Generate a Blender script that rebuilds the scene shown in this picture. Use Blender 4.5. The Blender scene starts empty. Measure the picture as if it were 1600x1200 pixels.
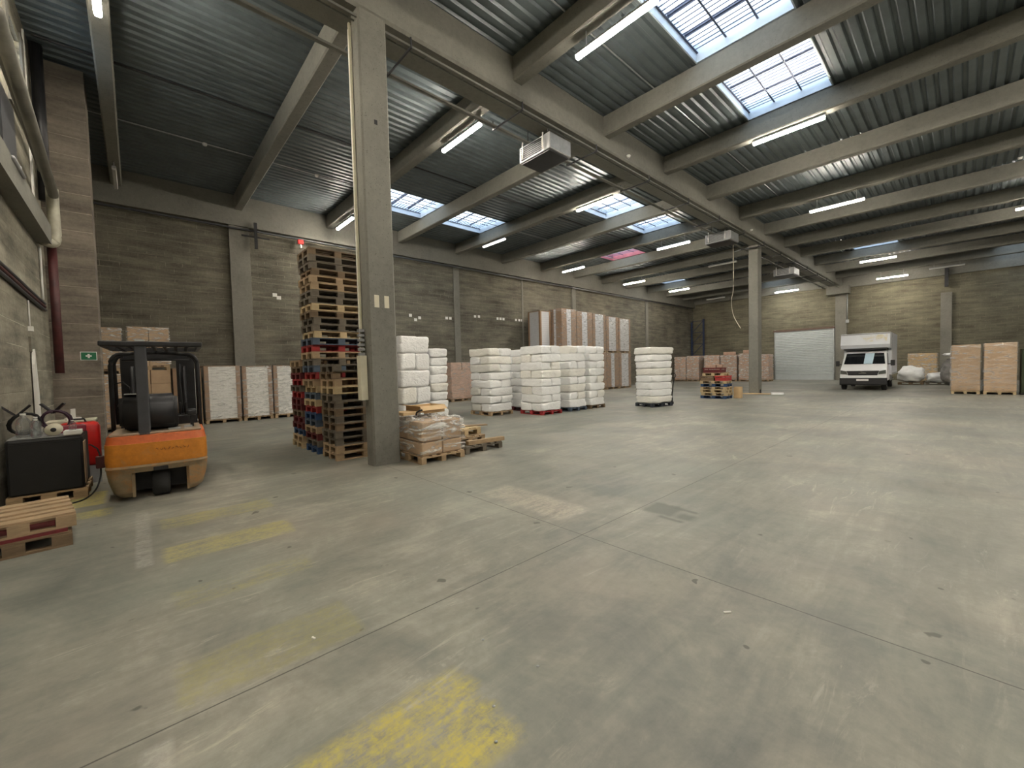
import bpy, bmesh, math, random
from mathutils import Vector, Matrix, noise
random.seed(7)
S = bpy.context.scene
COL = S.collection
PI = math.pi

# ------------------------------------------------------------------ camera
def rot_axes(yaw, pitch, roll):
    cy, sy = math.cos(yaw), math.sin(yaw)
    w = Vector((sy*math.cos(pitch), cy*math.cos(pitch), math.sin(pitch)))
    r = Vector((cy, -sy, 0)); u = r.cross(w)
    c, s = math.cos(roll), math.sin(roll)
    return c*r+s*u, -s*r+c*u, w
r_, u_, w_ = rot_axes(*[math.radians(a) for a in (-47.658, -2.140, -1.445)])
cd = bpy.data.cameras.new('camera'); cam = bpy.data.objects.new('camera', cd); COL.objects.link(cam)
m = Matrix.Identity(4)
for i in range(3):
    m[i][0], m[i][1], m[i][2] = r_[i], u_[i], -w_[i]
m[2][3] = 1.7
cam.matrix_world = m
cd.sensor_width = 36; cd.lens = 36*644.2/1600; cd.clip_start = .05; cd.clip_end = 300
S.camera = cam

# ------------------------------------------------------------------ world, exposure
S.view_settings.view_transform = 'Standard'
S.view_settings.look = 'None'
S.view_settings.gamma = 1
S.view_settings.use_curve_mapping = False
S.view_settings.exposure = 2.95
S.cycles.use_denoising = True
S.cycles.max_bounces = 6
S.cycles.diffuse_bounces = 4
S.cycles.glossy_bounces = 3
S.cycles.transparent_max_bounces = 8
S.cycles.sample_clamp_indirect = 6
W = bpy.data.worlds.new('overcast_sky'); S.world = W; W.use_nodes = True
bg = W.node_tree.nodes['Background']; bg.inputs[0].default_value = (.80, .90, 1, 1); bg.inputs[1].default_value = .6
LAMP_STRENGTH = 33
LAMP_COL = (1, .915, .78, 1)

# ------------------------------------------------------------------ materials
def newmat(name):
    M = bpy.data.materials.new(name); M.use_nodes = True
    return M, M.node_tree.nodes, M.node_tree.links, M.node_tree.nodes['Principled BSDF']
def ramp(N, L, fac, stops):
    r = N.new('ShaderNodeValToRGB'); L.new(fac, r.inputs[0])
    el = r.color_ramp.elements
    while len(el) < len(stops): el.new(.5)
    for e, (p, c) in zip(el, stops):
        e.position = p; e.color = (*c, 1) if len(c) == 3 else c
    return r.outputs[0]
def mapping(N, L, coord='Object', scale=(1, 1, 1), rot=(0, 0, 0)):
    t = N.new('ShaderNodeTexCoord'); mp = N.new('ShaderNodeMapping')
    mp.inputs['Scale'].default_value = scale; mp.inputs['Rotation'].default_value = rot
    L.new(t.outputs[coord], mp.inputs[0]); return mp.outputs[0]
def nz(N, L, vec, scale, detail=4, rough=.55, dist=0):
    n = N.new('ShaderNodeTexNoise'); n.inputs['Scale'].default_value = scale
    n.inputs['Detail'].default_value = detail; n.inputs['Roughness'].default_value = rough
    n.inputs['Distortion'].default_value = dist
    if vec: L.new(vec, n.inputs['Vector'])
    return n.outputs['Fac']
def bump(N, L, h, B, strength=.3, dist=.02):
    b = N.new('ShaderNodeBump'); b.inputs['Strength'].default_value = strength; b.inputs['Distance'].default_value = dist
    L.new(h, b.inputs['Height']); L.new(b.outputs[0], B.inputs['Normal'])
def mixc(N, L, fac, a, b, mode='MIX'):
    x = N.new('ShaderNodeMix'); x.data_type = 'RGBA'; x.blend_type = mode
    for s, v in ((x.inputs[0], fac), (x.inputs[6], a), (x.inputs[7], b)):
        if hasattr(v, 'is_linked') or hasattr(v, 'links'): L.new(v, s)
        elif isinstance(v, (int, float)): s.default_value = v
        else: s.default_value = (*v, 1)
    return x.outputs[2]
def math_(N, L, op, a, b=None, c=None, clamp=False):
    x = N.new('ShaderNodeMath'); x.operation = op; x.use_clamp = clamp
    for s, v in zip(x.inputs, (a, b, c)):
        if v is None: continue
        if isinstance(v, (int, float)): s.default_value = v
        else: L.new(v, s)
    return x.outputs[0]
def simple(name, col, rough=.6, metal=0, var=.15, scale=6, bmp=0, coord='Object', stretch=(1, 1, 1), spec=.5):
    """painted / plain material with low-contrast procedural variation"""
    M, N, L, B = newmat(name)
    v = mapping(N, L, coord, stretch)
    f = nz(N, L, v, scale, 5, .6)
    a = tuple(max(0, c*(1-var)) for c in col); b = tuple(min(1, c*(1+var)) for c in col)
    L.new(ramp(N, L, f, [(.3, a), (.7, b)]), B.inputs['Base Color'])
    B.inputs['Roughness'].default_value = rough; B.inputs['Metallic'].default_value = metal
    B.inputs['Specular IOR Level'].default_value = spec
    if bmp: bump(N, L, nz(N, L, v, scale*4, 4), B, bmp, .02)
    return M
def random_tint(M, amount=.25):
    """per-object value variation"""
    N, L = M.node_tree.nodes, M.node_tree.links; B = N['Principled BSDF']
    src = B.inputs['Base Color'].links[0].from_socket
    oi = N.new('ShaderNodeObjectInfo'); hsv = N.new('ShaderNodeHueSaturation')
    L.new(math_(N, L, 'MULTIPLY_ADD', oi.outputs['Random'], 2*amount, 1-amount), hsv.inputs['Value'])
    L.new(src, hsv.inputs['Color']); L.new(hsv.outputs[0], B.inputs['Base Color'])
    return M

# concrete of columns, girders and rafters
def concrete(name, base, var=.18):
    base = tuple(c*.87 for c in base)
    M, N, L, B = newmat(name)
    v = mapping(N, L, 'Object', (1, 1, 1))
    f1 = nz(N, L, v, .8, 6, .65); f2 = nz(N, L, v, 9, 6, .7)
    f = math_(N, L, 'MULTIPLY_ADD', f2, .45, math_(N, L, 'MULTIPLY', f1, .6))
    c = ramp(N, L, f, [(.32, tuple(x*(1-var*1.5) for x in base)), (.5, base), (.68, tuple(x*(1+var) for x in base))])
    pits = nz(N, L, v, 38, 2, .5)
    c = mixc(N, L, ramp(N, L, pits, [(.28, (1, 1, 1)), (.34, (0, 0, 0))]), c, tuple(x*.55 for x in base))
    L.new(c, B.inputs['Base Color']); B.inputs['Roughness'].default_value = .85
    bump(N, L, f2, B, .25, .02)
    return M
M_conc = concrete('cast_concrete', (.205, .20, .172))
M_conc_col = concrete('column_concrete', (.205, .20, .172), .2)
M_pil = concrete('pilaster_concrete', (.22, .21, .178))

def blockwall(name, base, horizontal='Y', mortar=(.36, .33, .27), bw=.5, bh=.2, streak=.35):
    """hollow concrete block wall: courses, pale joints, stained bands"""
    base = tuple(c*.87 for c in base); mortar = tuple(c*.87 for c in mortar)
    M, N, L, B = newmat(name)
    tc = N.new('ShaderNodeTexCoord'); sp = N.new('ShaderNodeSeparateXYZ'); L.new(tc.outputs['Object'], sp.inputs[0])
    cb = N.new('ShaderNodeCombineXYZ'); L.new(sp.outputs[horizontal], cb.inputs[0]); L.new(sp.outputs['Z'], cb.inputs[1])
    br = N.new('ShaderNodeTexBrick'); L.new(cb.outputs[0], br.inputs['Vector'])
    br.inputs['Scale'].default_value = 1; br.inputs['Brick Width'].default_value = bw; br.inputs['Row Height'].default_value = bh
    br.inputs['Mortar Size'].default_value = .008; br.inputs['Mortar Smooth'].default_value = .6; br.inputs['Bias'].default_value = 0
    br.inputs['Color1'].default_value = (*[x*.92 for x in base], 1); br.inputs['Color2'].default_value = (*[x*1.08 for x in base], 1)
    br.inputs['Mortar'].default_value = (*mortar, 1)
    ms = N.new('ShaderNodeMapping'); L.new(cb.outputs[0], ms.inputs[0]); ms.inputs['Scale'].default_value = (.35, 2.6, 1)
    band = nz(N, L, ms.outputs[0], 1.6, 5, .65)
    blot = nz(N, L, cb.outputs[0], .55, 5, .6)
    fine = nz(N, L, cb.outputs[0], 14, 5, .7)
    k = math_(N, L, 'MULTIPLY_ADD', band, 1.1, math_(N, L, 'MULTIPLY_ADD', blot, .9, math_(N, L, 'MULTIPLY', fine, .5)))
    k = math_(N, L, 'SUBTRACT', k, 1.25)
    k = math_(N, L, 'MULTIPLY_ADD', k, streak*3.2, 1)
    hs = N.new('ShaderNodeHueSaturation'); L.new(br.outputs['Color'], hs.inputs['Color']); L.new(k, hs.inputs['Value'])
    # pale worn horizontal joints here and there
    mj = N.new('ShaderNodeMapping'); L.new(cb.outputs[0], mj.inputs[0]); mj.inputs['Scale'].default_value = (.6, 5, 1)
    jj = math_(N, L, 'MULTIPLY', ramp(N, L, nz(N, L, mj.outputs[0], 1.1, 3), [(.50, (0, 0, 0)), (.62, (1, 1, 1))]), br.outputs['Fac'])
    c = mixc(N, L, math_(N, L, 'MULTIPLY', jj, .85), hs.outputs[0], tuple(min(1, x*2.3) for x in base))
    L.new(c, B.inputs['Base Color']); B.inputs['Roughness'].default_value = .9
    h = math_(N, L, 'MULTIPLY_ADD', fine, .25, math_(N, L, 'SUBTRACT', 1, br.outputs['Fac']))
    bump(N, L, h, B, .5, .012)
    return M
M_wall_l = blockwall('block_wall_left', (.155, .142, .108), 'Y', (.185, .17, .135), .5, .2, .55)
M_wall_f = blockwall('block_wall_far', (.17, .155, .108), 'X', (.20, .185, .135), .5, .2, .42)
M_wall_n = blockwall('block_wall_near', (.26, .24, .185), 'X', (.25, .23, .18), .5, .38, .6)
M_pier = blockwall('block_pier', (.205, .175, .14), 'Y', (.30, .265, .21), 4.0, .43, .5)

M_roof = simple('dark_grey_roof_deck', (.105, .128, .135), .42, .15, .22, 1.3)
M_shut = simple('light_grey_shutter', (.50, .535, .54), .5, .1, .05, 3)
M_galv = simple('galvanised_steel', (.42, .44, .45), .4, .7, .15, 5)
M_curb = simple('pale_blue_curb_sheet', (.55, .62, .70), .45, .2, .06, 3)
M_pinkcurb = simple('red_curb_sheet', (.42, .13, .16), .5, 0, .15, 3)
M_bar = simple('blue_grey_security_bar', (.09, .10, .15), .5, .2)
M_dark = simple('black_steel', (.022, .022, .024), .45, .3, .25, 6)
M_grey = simple('grey_painted_steel', (.33, .335, .34), .45, .3, .08, 4)
M_darkgrey = simple('dark_grey_plastic', (.042, .044, .05), .5)
M_white = simple('white_paint', (.78, .77, .73), .4, 0, .05, 3)
M_cream = simple('cream_paint', (.66, .62, .48), .5, 0, .1, 4)
M_oldpipe = simple('aged_cream_pipe_paint', (.30, .285, .22), .45, 0, .3, 3)
M_greypipe = simple('aged_grey_pipe', (.14, .135, .11), .5, 0, .25, 3)
M_redpipe = simple('dark_red_pipe_paint', (.065, .014, .014), .55, 0, .35, 5)
M_rubber = simple('rubber', (.018, .018, .018), .8, 0, .2, 20)

def wood(name, col, var=.3, tint=.2):
    M, N, L, B = newmat(name)
    v = mapping(N, L, 'Object', (2.2, 9, 9))
    g = nz(N, L, v, 3.5, 6, .65, .4)
    v2 = mapping(N, L, 'Object'); d = nz(N, L, v2, 2.2, 4)
    f = math_(N, L, 'MULTIPLY_ADD', g, .6, math_(N, L, 'MULTIPLY', d, .4))
    L.new(ramp(N, L, f, [(.3, tuple(c*(1-var) for c in col)), (.7, tuple(min(1, c*(1+var)) for c in col))]), B.inputs['Base Color'])
    B.inputs['Roughness'].default_value = .8; bump(N, L, g, B, .25, .006)
    return random_tint(M, tint)
WOOD = dict(natural=wood('natural_pallet_wood', (.36, .255, .15)), light=wood('new_pallet_wood', (.46, .35, .20), .2, .1),
            grey=wood('weathered_pallet_wood', (.125, .105, .078)), brown=wood('old_brown_pallet_wood', (.155, .105, .06)),
            blue=wood('blue_painted_wood', (.025, .06, .14), .35, .25), red=wood('red_painted_wood', (.30, .022, .022), .3, .25),
            darkred=wood('dark_red_painted_wood', (.12, .016, .018), .3, .2), black=wood('black_plastic_pallet', (.025, .03, .04), .2, .05),
            bluegrey=wood('faded_blue_painted_wood', (.065, .09, .125), .3, .2))

def plastic_white(name, col, lay=True):
    M, N, L, B = newmat(name)
    v = mapping(N, L, 'Object', (1, 1, 1.6))
    n1 = nz(N, L, v, 5, 6, .65, 1.2); n2 = nz(N, L, v, 1.6, 3, .5)
    wv = N.new('ShaderNodeTexVoronoi'); wv.feature = 'DISTANCE_TO_EDGE'; wv.inputs['Scale'].default_value = 5; L.new(v, wv.inputs['Vector'])
    L.new(ramp(N, L, n2, [(.3, tuple(c*.9 for c in col)), (.7, col)]), B.inputs['Base Color'])
    B.inputs['Roughness'].default_value = .32
    B.inputs['Subsurface Weight'].default_value = 0
    h = math_(N, L, 'MULTIPLY_ADD', wv.outputs['Distance'], .35, n1)
    bump(N, L, h, B, .55, .05)
    return random_tint(M, .06)
M_bale = plastic_white('white_plastic_film_bale', (.93, .93, .92))
M_bale_w = plastic_white('warm_white_plastic_film_bale', (.88, .86, .80))
M_card = simple('brown_cardboard', (.46, .32, .20), .8, 0, .1, 3, .05)
M_card_l = simple('light_cardboard', (.55, .39, .21), .75, 0, .07, 3, .05)
M_card_p = simple('pinkish_brown_cardboard', (.44, .29, .215), .75, 0, .14, 3, .05)
for q in (M_card, M_card_p): random_tint(q, .14)
M_edge = simple('brown_edge_board', (.30, .185, .11), .7, 0, .1, 4)

def film(name='stretch_film', alpha=.35, strength=.9, tint=(.8, .78, .74)):
    """wrinkled transparent stretch film: mostly clear, with glossy creases"""
    M = bpy.data.materials.new(name); M.use_nodes = True; N, L = M.node_tree.nodes, M.node_tree.links; N.clear()
    out = N.new('ShaderNodeOutputMaterial'); mx = N.new('ShaderNodeMixShader'); tr = N.new('ShaderNodeBsdfTransparent')
    pb = N.new('ShaderNodeBsdfPrincipled'); pb.inputs['Base Color'].default_value = (*tint, 1); pb.inputs['Roughness'].default_value = .12
    v = mapping(N, L, 'Object', (.7, .7, 3.2))
    n = nz(N, L, v, 2.3, 4, .6, 1.8)
    f = ramp(N, L, n, [(.46, (.05, .05, .05)), (.62, (alpha,)*3), (.74, (min(1, alpha*2),)*3)])
    b = N.new('ShaderNodeBump'); b.inputs['Strength'].default_value = strength; b.inputs['Distance'].default_value = .05
    L.new(n, b.inputs['Height']); L.new(b.outputs[0], pb.inputs['Normal'])
    L.new(f, mx.inputs[0]); L.new(tr.outputs[0], mx.inputs[1]); L.new(pb.outputs[0], mx.inputs[2]); L.new(mx.outputs[0], out.inputs[0])
    return M
M_film = film()
M_film2 = film('heavy_stretch_film', .6, 1, (.85, .84, .80))

def panelwhite(name, col, rows):
    """sheets stacked on edge: fine horizontal lines between cartons"""
    M, N, L, B = newmat(name)
    tc = N.new('ShaderNodeTexCoord'); sp = N.new('ShaderNodeSeparateXYZ'); L.new(tc.outputs['Object'], sp.inputs[0])
    fr = math_(N, L, 'FRACT', math_(N, L, 'MULTIPLY', sp.outputs['Z'], rows))
    ln = math_(N, L, 'LESS_THAN', fr, .13)
    fy = math_(N, L, 'FRACT', math_(N, L, 'MULTIPLY', sp.outputs['Y'], 6.1)); ly = math_(N, L, 'LESS_THAN', fy, .08)
    l = math_(N, L, 'MAXIMUM', ln, math_(N, L, 'MULTIPLY', ly, .6))
    n = nz(N, L, tc.outputs['Object'], 7, 4, .6)
    l = math_(N, L, 'MULTIPLY', l, math_(N, L, 'MULTIPLY_ADD', n, 1.2, -.1), clamp=True)
    L.new(mixc(N, L, math_(N, L, 'MULTIPLY', l, .75), col, tuple(c*.5 for c in col)), B.inputs['Base Color'])
    B.inputs['Roughness'].default_value = .35
    bump(N, L, nz(N, L, mapping(N, L, 'Object', (1, 1, 3)), 6, 5, .7, 1), B, .35, .03)
    return M
M_panel = panelwhite('white_carton_panel', (.78, .77, .73), 11)
M_panel_g = panelwhite('grey_white_carton_panel', (.62, .62, .64), 8)

def floor_mat():
    M, N, L, B = newmat('worn_concrete_floor')
    tc = N.new('ShaderNodeTexCoord'); V = tc.outputs['Object']
    sp = N.new('ShaderNodeSeparateXYZ'); L.new(V, sp.inputs[0]); X, Y = sp.outputs['X'], sp.outputs['Y']
    big = nz(N, L, V, .30, 6, .62, .4); mid = nz(N, L, V, 1.1, 8, .68, .6); fine = nz(N, L, V, 14, 8, .75)
    mx = N.new('ShaderNodeMapping'); L.new(V, mx.inputs[0]); mx.inputs['Scale'].default_value = (3, .5, 1); mx.inputs['Rotation'].default_value = (0, 0, .5)
    sw = nz(N, L, mx.outputs[0], 1.5, 8, .7, .8)
    f = math_(N, L, 'MULTIPLY_ADD', big, .38, math_(N, L, 'MULTIPLY_ADD', mid, .34, math_(N, L, 'MULTIPLY_ADD', sw, .18, math_(N, L, 'MULTIPLY', fine, .10))))
    c = ramp(N, L, f, [(.40, (.105, .113, .098)), (.475, (.172, .172, .146)), (.53, (.228, .220, .184)), (.60, (.34, .322, .268))])
    # greenish and pinkish drifts
    g = nz(N, L, V, .55, 3, .5)
    c = mixc(N, L, ramp(N, L, g, [(.5, (0, 0, 0)), (.72, (.35, .35, .35))]), c, (.19, .22, .19))
    c = mixc(N, L, ramp(N, L, g, [(.28, (.3, .3, .3)), (.45, (0, 0, 0))]), c, (.36, .29, .235))
    # pale scuffs (dried cement / tyre polish)
    sc = nz(N, L, mx.outputs[0], 2.6, 9, .8, 1.2)
    pm = math_(N, L, 'MULTIPLY', ramp(N, L, sc, [(.56, (0, 0, 0)), (.66, (1, 1, 1))]), ramp(N, L, big, [(.46, (0, 0, 0)), (.58, (1, 1, 1))]))
    c = mixc(N, L, math_(N, L, 'MULTIPLY', pm, .45), c, (.52, .47, .38))
    # dark spots
    vs = nz(N, L, V, 5.5, 2, .4)
    c = mixc(N, L, ramp(N, L, vs, [(.235, (.8, .8, .8)), (.255, (0, 0, 0))]), c, (.07, .065, .055))
    def rect(x0, x1, y0, y1, s=.05, wob=.12):
        wx = math_(N, L, 'MULTIPLY_ADD', mid, wob, math_(N, L, 'ADD', X, -wob*.5))
        wy = math_(N, L, 'MULTIPLY_ADD', sw, wob, math_(N, L, 'ADD', Y, -wob*.5))
        def edge(v, e, sgn):
            return math_(N, L, 'MULTIPLY_ADD', v, sgn/s, -e*sgn/s+.5, clamp=True)
        a = math_(N, L, 'MULTIPLY', edge(wx, x0, 1), edge(wx, x1, -1)); b = math_(N, L, 'MULTIPLY', edge(wy, y0, 1), edge(wy, y1, -1))
        return math_(N, L, 'MULTIPLY', a, b)
    wear = nz(N, L, V, 3.2, 10, .8, .5); wear2 = nz(N, L, mx.outputs[0], 7, 8, .75)
    wear3 = nz(N, L, V, 26, 6, .8)
    wr = math_(N, L, 'MULTIPLY_ADD', wear2, .35, math_(N, L, 'MULTIPLY_ADD', wear3, .3, math_(N, L, 'MULTIPLY', wear, .35)))
    def paint(c, mask, lo, hi, op, col):
        m2 = math_(N, L, 'MULTIPLY', mask, ramp(N, L, wr, [(lo, (0, 0, 0)), (hi, (op,)*3)]))
        return mixc(N, L, m2, c, col)
    yel = (.50, .42, .075); yel2 = (.36, .32, .12)
    c = paint(c, rect(-6.45, -6.0, .14, 1.25), .44, .56, .75, yel2)
    c = paint(c, rect(-5.34, -4.88, .12, 1.22), .43, .55, .85, (.38, .335, .14))
    c = paint(c, rect(-4.18, -3.84, .15, 1.1), .47, .60, .55, yel2)
    c = paint(c, rect(-3.12, -2.66, .1, 1.05), .42, .60, .62, (.33, .30, .10))
    c = paint(c, rect(-1.93, -1.36, .38, 1.26, .10, .22), .44, .56, .9, yel)
    c = paint(c, rect(-8.8, -7.9, -1.35, -.4), .42, .55, .7, yel)
    c = paint(c, rect(-7.6, -7.2, -1.3, -.3), .46, .55, .5, yel)
    c = paint(c, rect(-7.0, -4.95, -.075, .045, .03, .03), .44, .56, .5, (.42, .40, .37))
    c = paint(c, rect(-4.3, -3.2, -.075, .045, .03, .03), .52, .62, .4, (.42, .40, .37))
    c = paint(c, rect(-2.5, -2.25, -.06, .05, .03, .03), .40, .56, .5, (.50, .48, .43))
    # pale scraped patch behind the joint crossing, and the dark "6"-like oil mark
    c = paint(c, rect(-4.5, -3.0, 3.42, 3.95, .1, .3), .42, .58, .7, (.46, .40, .32))
    c = paint(c, rect(-2.55, -2.2, 4.35, 4.72, .06, .15), .1, .2, .85, (.10, .105, .088))
    c = paint(c, rect(-2.3, -2.02, 4.62, 4.68, .04, .05), .1, .2, .85, (.10, .105, .088))
    c = paint(c, rect(-2.3, -2.02, 4.25, 4.31, .04, .05), .1, .2, .85, (.10, .105, .088))
    c = paint(c, rect(-2.16, -1.98, 4.36, 4.54, .08, .08), .1, .2, .85, (.10, .105, .088))
    # saw-cut joints
    jw = nz(N, L, V, 6, 3)
    def line(v, at):
        d = math_(N, L, 'ABSOLUTE', math_(N, L, 'SUBTRACT', math_(N, L, 'MULTIPLY_ADD', jw, .008, v), at+.004))
        return math_(N, L, 'LESS_THAN', d, .005)
    jn = math_(N, L, 'MAXIMUM', line(X, -2.59), line(Y, 3.27))
    c = mixc(N, L, math_(N, L, 'MULTIPLY', jn, .8), c, (.045, .04, .035))
    L.new(c, B.inputs['Base Color'])
    L.new(ramp(N, L, mid, [(.3, (.42,)*3), (.7, (.62,)*3)]), B.inputs['Roughness'])
    B.inputs['Specular IOR Level'].default_value = .45
    h = math_(N, L, 'MULTIPLY_ADD', fine, .3, math_(N, L, 'MULTIPLY_ADD', jn, -1, mid))
    bump(N, L, h, B, .22, .01)
    return M
M_floor = floor_mat()

# ------------------------------------------------------------------ mesh helpers
class MB:
    def __init__(s): s.bm = bmesh.new()
    def box(s, x0, y0, z0, x1, y1, z1, mat=None, bevel=0):
        x0, x1 = min(x0, x1), max(x0, x1); y0, y1 = min(y0, y1), max(y0, y1); z0, z1 = min(z0, z1), max(z0, z1)
        v = [s.bm.verts.new(c) for c in ((x0, y0, z0), (x1, y0, z0), (x1, y1, z0), (x0, y1, z0), (x0, y0, z1), (x1, y0, z1), (x1, y1, z1), (x0, y1, z1))]
        fs = [s.bm.faces.new([v[i] for i in q]) for q in ((3, 2, 1, 0), (4, 5, 6, 7), (0, 1, 5, 4), (1, 2, 6, 5), (2, 3, 7, 6), (3, 0, 4, 7))]
        if mat is not None:
            for q in v: q.co = mat @ q.co
        if bevel:
            es = list({e for f in fs for e in f.edges})
            bmesh.ops.bevel(s.bm, geom=es, offset=bevel, segments=2, affect='EDGES', profile=.5)
        return s
    def tube(s, pts, r, n=8, cap=True):
        pts = [Vector(p) for p in pts]; rings = []
        rr = r if isinstance(r, (list, tuple)) else [r]*len(pts)
        for i, p in enumerate(pts):
            d = (pts[min(i+1, len(pts)-1)]-pts[max(i-1, 0)]).normalized()
            a = d.cross(Vector((0, 0, 1)));
            if a.length < .05: a = d.cross(Vector((1, 0, 0)))
            a.normalize(); b = d.cross(a)
            rings.append([s.bm.verts.new(p+rr[i]*(math.cos(2*PI*k/n)*a+math.sin(2*PI*k/n)*b)) for k in range(n)])
        for A, Bq in zip(rings, rings[1:]):
            for k in range(n): s.bm.faces.new((A[k], A[(k+1) % n], Bq[(k+1) % n], Bq[k]))
        if cap:
            s.bm.faces.new(rings[0][::-1]); s.bm.faces.new(rings[-1])
        return s
    def loft(s, loops, cap=True):
        R = [[s.bm.verts.new(p) for p in lp] for lp in loops]; n = len(R[0])
        for A, Bq in zip(R, R[1:]):
            for k in range(n): s.bm.faces.new((A[k], A[(k+1) % n], Bq[(k+1) % n], Bq[k]))
        if cap: s.bm.faces.new(R[0][::-1]); s.bm.faces.new(R[-1])
        return s
    def lathe(s, prof, n=16, origin=(0, 0, 0)):
        ox, oy, oz = origin
        return s.loft([[(ox+r*math.cos(2*PI*k/n), oy+r*math.sin(2*PI*k/n), oz+z) for k in range(n)] for r, z in prof])
    def prism(s, outline, a0, a1, axis='y'):
        """outline in the two other axes, extruded along axis"""
        def P(p, a):
            return {'y': (p[0], a, p[1]), 'x': (a, p[0], p[1]), 'z': (p[0], p[1], a)}[axis]
        return s.loft([[P(p, a0) for p in outline], [P(p, a1) for p in outline]])
    def build(s, name, mat, parent=None, smooth=False, kind=None):
        bmesh.ops.recalc_face_normals(s.bm, faces=s.bm.faces[:])
        me = bpy.data.meshes.new(name); s.bm.to_mesh(me); s.bm.free()
        me.materials.append(mat)
        if smooth:
            for p in me.polygons: p.use_smooth = True
        o = bpy.data.objects.new(name, me); COL.objects.link(o)
        if parent: o.parent = parent
        if kind: o['kind'] = kind
        return o
def auto_smooth(o, ang=35):
    me = o.data
    for p in me.polygons: p.use_smooth = True
    try: me.set_sharp_from_angle(angle=math.radians(ang))
    except Exception: pass
    return o
def thing(name, label, cat, loc=(0, 0, 0), rz=0, group=None):
    o = bpy.data.objects.new(name, None); COL.objects.link(o); o.empty_display_size = .2
    o.location = loc; o.rotation_euler = (0, 0, rz)
    o['label'] = label; o['category'] = cat
    if group: o['group'] = group
    return o
def tag(o, label, cat, group=None, loc=None, rz=None):
    o['label'] = label; o['category'] = cat
    if group: o['group'] = group
    if loc: o.location = loc
    if rz is not None: o.rotation_euler = (0, 0, rz)
    return o
KIDS = {}
def dup(root, loc, rz=0, label=None, group=None, mat=None):
    r = root.copy(); COL.objects.link(r); r.location = loc; r.rotation_euler = (0, 0, rz)
    if label: r['label'] = label
    if group: r['group'] = group
    if mat is not None and r.type == 'MESH':
        r.material_slots[0].link = 'OBJECT'; r.material_slots[0].material = mat
    for ch in children(root):
        c = ch.copy(); COL.objects.link(c); c.parent = r
        if mat is not None:
            c.material_slots[0].link = 'OBJECT'; c.material_slots[0].material = mat
        for g in children(ch):
            d = g.copy(); COL.objects.link(d); d.parent = c
    return r
def children(o):
    if o not in KIDS: KIDS[o] = [c for c in COL.objects if c.parent is o or c.parent == o]
    return KIDS[o]
ORD = ['lowest', 'second', 'third', 'fourth', 'fifth', 'sixth', 'seventh', 'eighth', 'ninth', 'tenth', 'eleventh', 'twelfth', 'thirteenth', 'fourteenth', 'fifteenth',
       'sixteenth', 'seventeenth', 'eighteenth', 'nineteenth', 'twentieth'] + ['twenty-'+x for x in ('first', 'second', 'third', 'fourth', 'fifth', 'sixth', 'seventh', 'eighth', 'ninth')] + ['thirtieth', 'thirty-first']
def nth(i, n):
    if i == 0: return 'lowest'
    if i == n-1: return 'topmost'
    return ORD[i]+' from the bottom'

# ------------------------------------------------------------------ room shell
XW, YF, YN, XR = -20.07, 45.4, -1.4, 11.0
S0, SP = 3.357, 3.567           # first rafter line, rafter spacing
RZ0, RZ1 = 8.38, 8.95           # rafter underside, roof underside
def ry(k): return S0+SP*k
MB().box(XW-.3, YN-.3, -.2, XR+.3, YF+.3, 0).build('floor', M_floor, kind='structure')
MB().box(XW-.3, YN-.3, 0, XW, YF+.3, 9.4).build('wall_left', M_wall_l, kind='structure')
MB().box(XW, YF, 0, -12.25, YF+.3, 9.4).box(-7.7, YF, 0, XR, YF+.3, 9.4).box(-12.25, YF, 4.62, -7.7, YF+.3, 9.4).build('wall_far', M_wall_f, kind='structure')
MB().box(XR, YN-.3, 0, XR+.3, YF+.3, 9.4).build('wall_right', M_wall_l, kind='structure')
MB().box(XW, YN-.3, 0, -12.5, YN, 9.4).box(-11.35, YN-.3, 0, XR, YN, 9.4).box(-12.5, YN-.3, 0, -11.35, YN, 6.75).box(-12.5, YN-.3, 8.3, -11.35, YN, 9.4).build('wall_near', M_wall_n, kind='structure')
MB().box(-14.9, YN, 0, -14.0, -.6, 8.9).build('wall_pier', M_pier, kind='structure')

# skylight bays: (x0, x1, k0, material of the curb)
SKY = [(-4.45, -2.40, 1), (-4.45, -2.40, 2), (-17.5, -15.4, 1), (-17.5, -15.4, 2), (-12.0, -9.85, 3), (-12.0, -9.85, 4), (-16.4, -13.9, 5),
       (-4.95, -2.8, 8), (1.4, 3.5, 10), (1.4, 3.5, 11), (-12.25, -10.3, 10), (-12.25, -10.3, 11), (-18.15, -16.2, 8), (3.2, 5.3, 4), (3.2, 5.3, 5), (3.2, 5.3, 0)]
def roof_panel(mb, x0, x1, y0, y1, z=RZ1):
    p = .25; n0 = math.floor(x0/p); x = n0*p; prof = []
    while x < x1+p:
        for dx, dz in ((0, 0), (.12, 0), (.155, .05), (.215, .05)): prof.append((x+dx, z+dz))
        x += p
    prof = [(min(max(a, x0), x1), b) for a, b in prof]
    out = [prof[0]]
    for q in prof[1:]:
        if q[0] > out[-1][0]+1e-5: out.append(q)
    A = [mb.bm.verts.new((a, y0, b)) for a, b in out]; Bv = [mb.bm.verts.new((a, y1, b)) for a, b in out]
    C = [mb.bm.verts.new((a, y0, b+.12)) for a, b in out]; D = [mb.bm.verts.new((a, y1, b+.12)) for a, b in out]
    for i in range(len(out)-1):
        mb.bm.faces.new((A[i], Bv[i], Bv[i+1], A[i+1])); mb.bm.faces.new((C[i], C[i+1], D[i+1], D[i]))
roof = MB()
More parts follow.
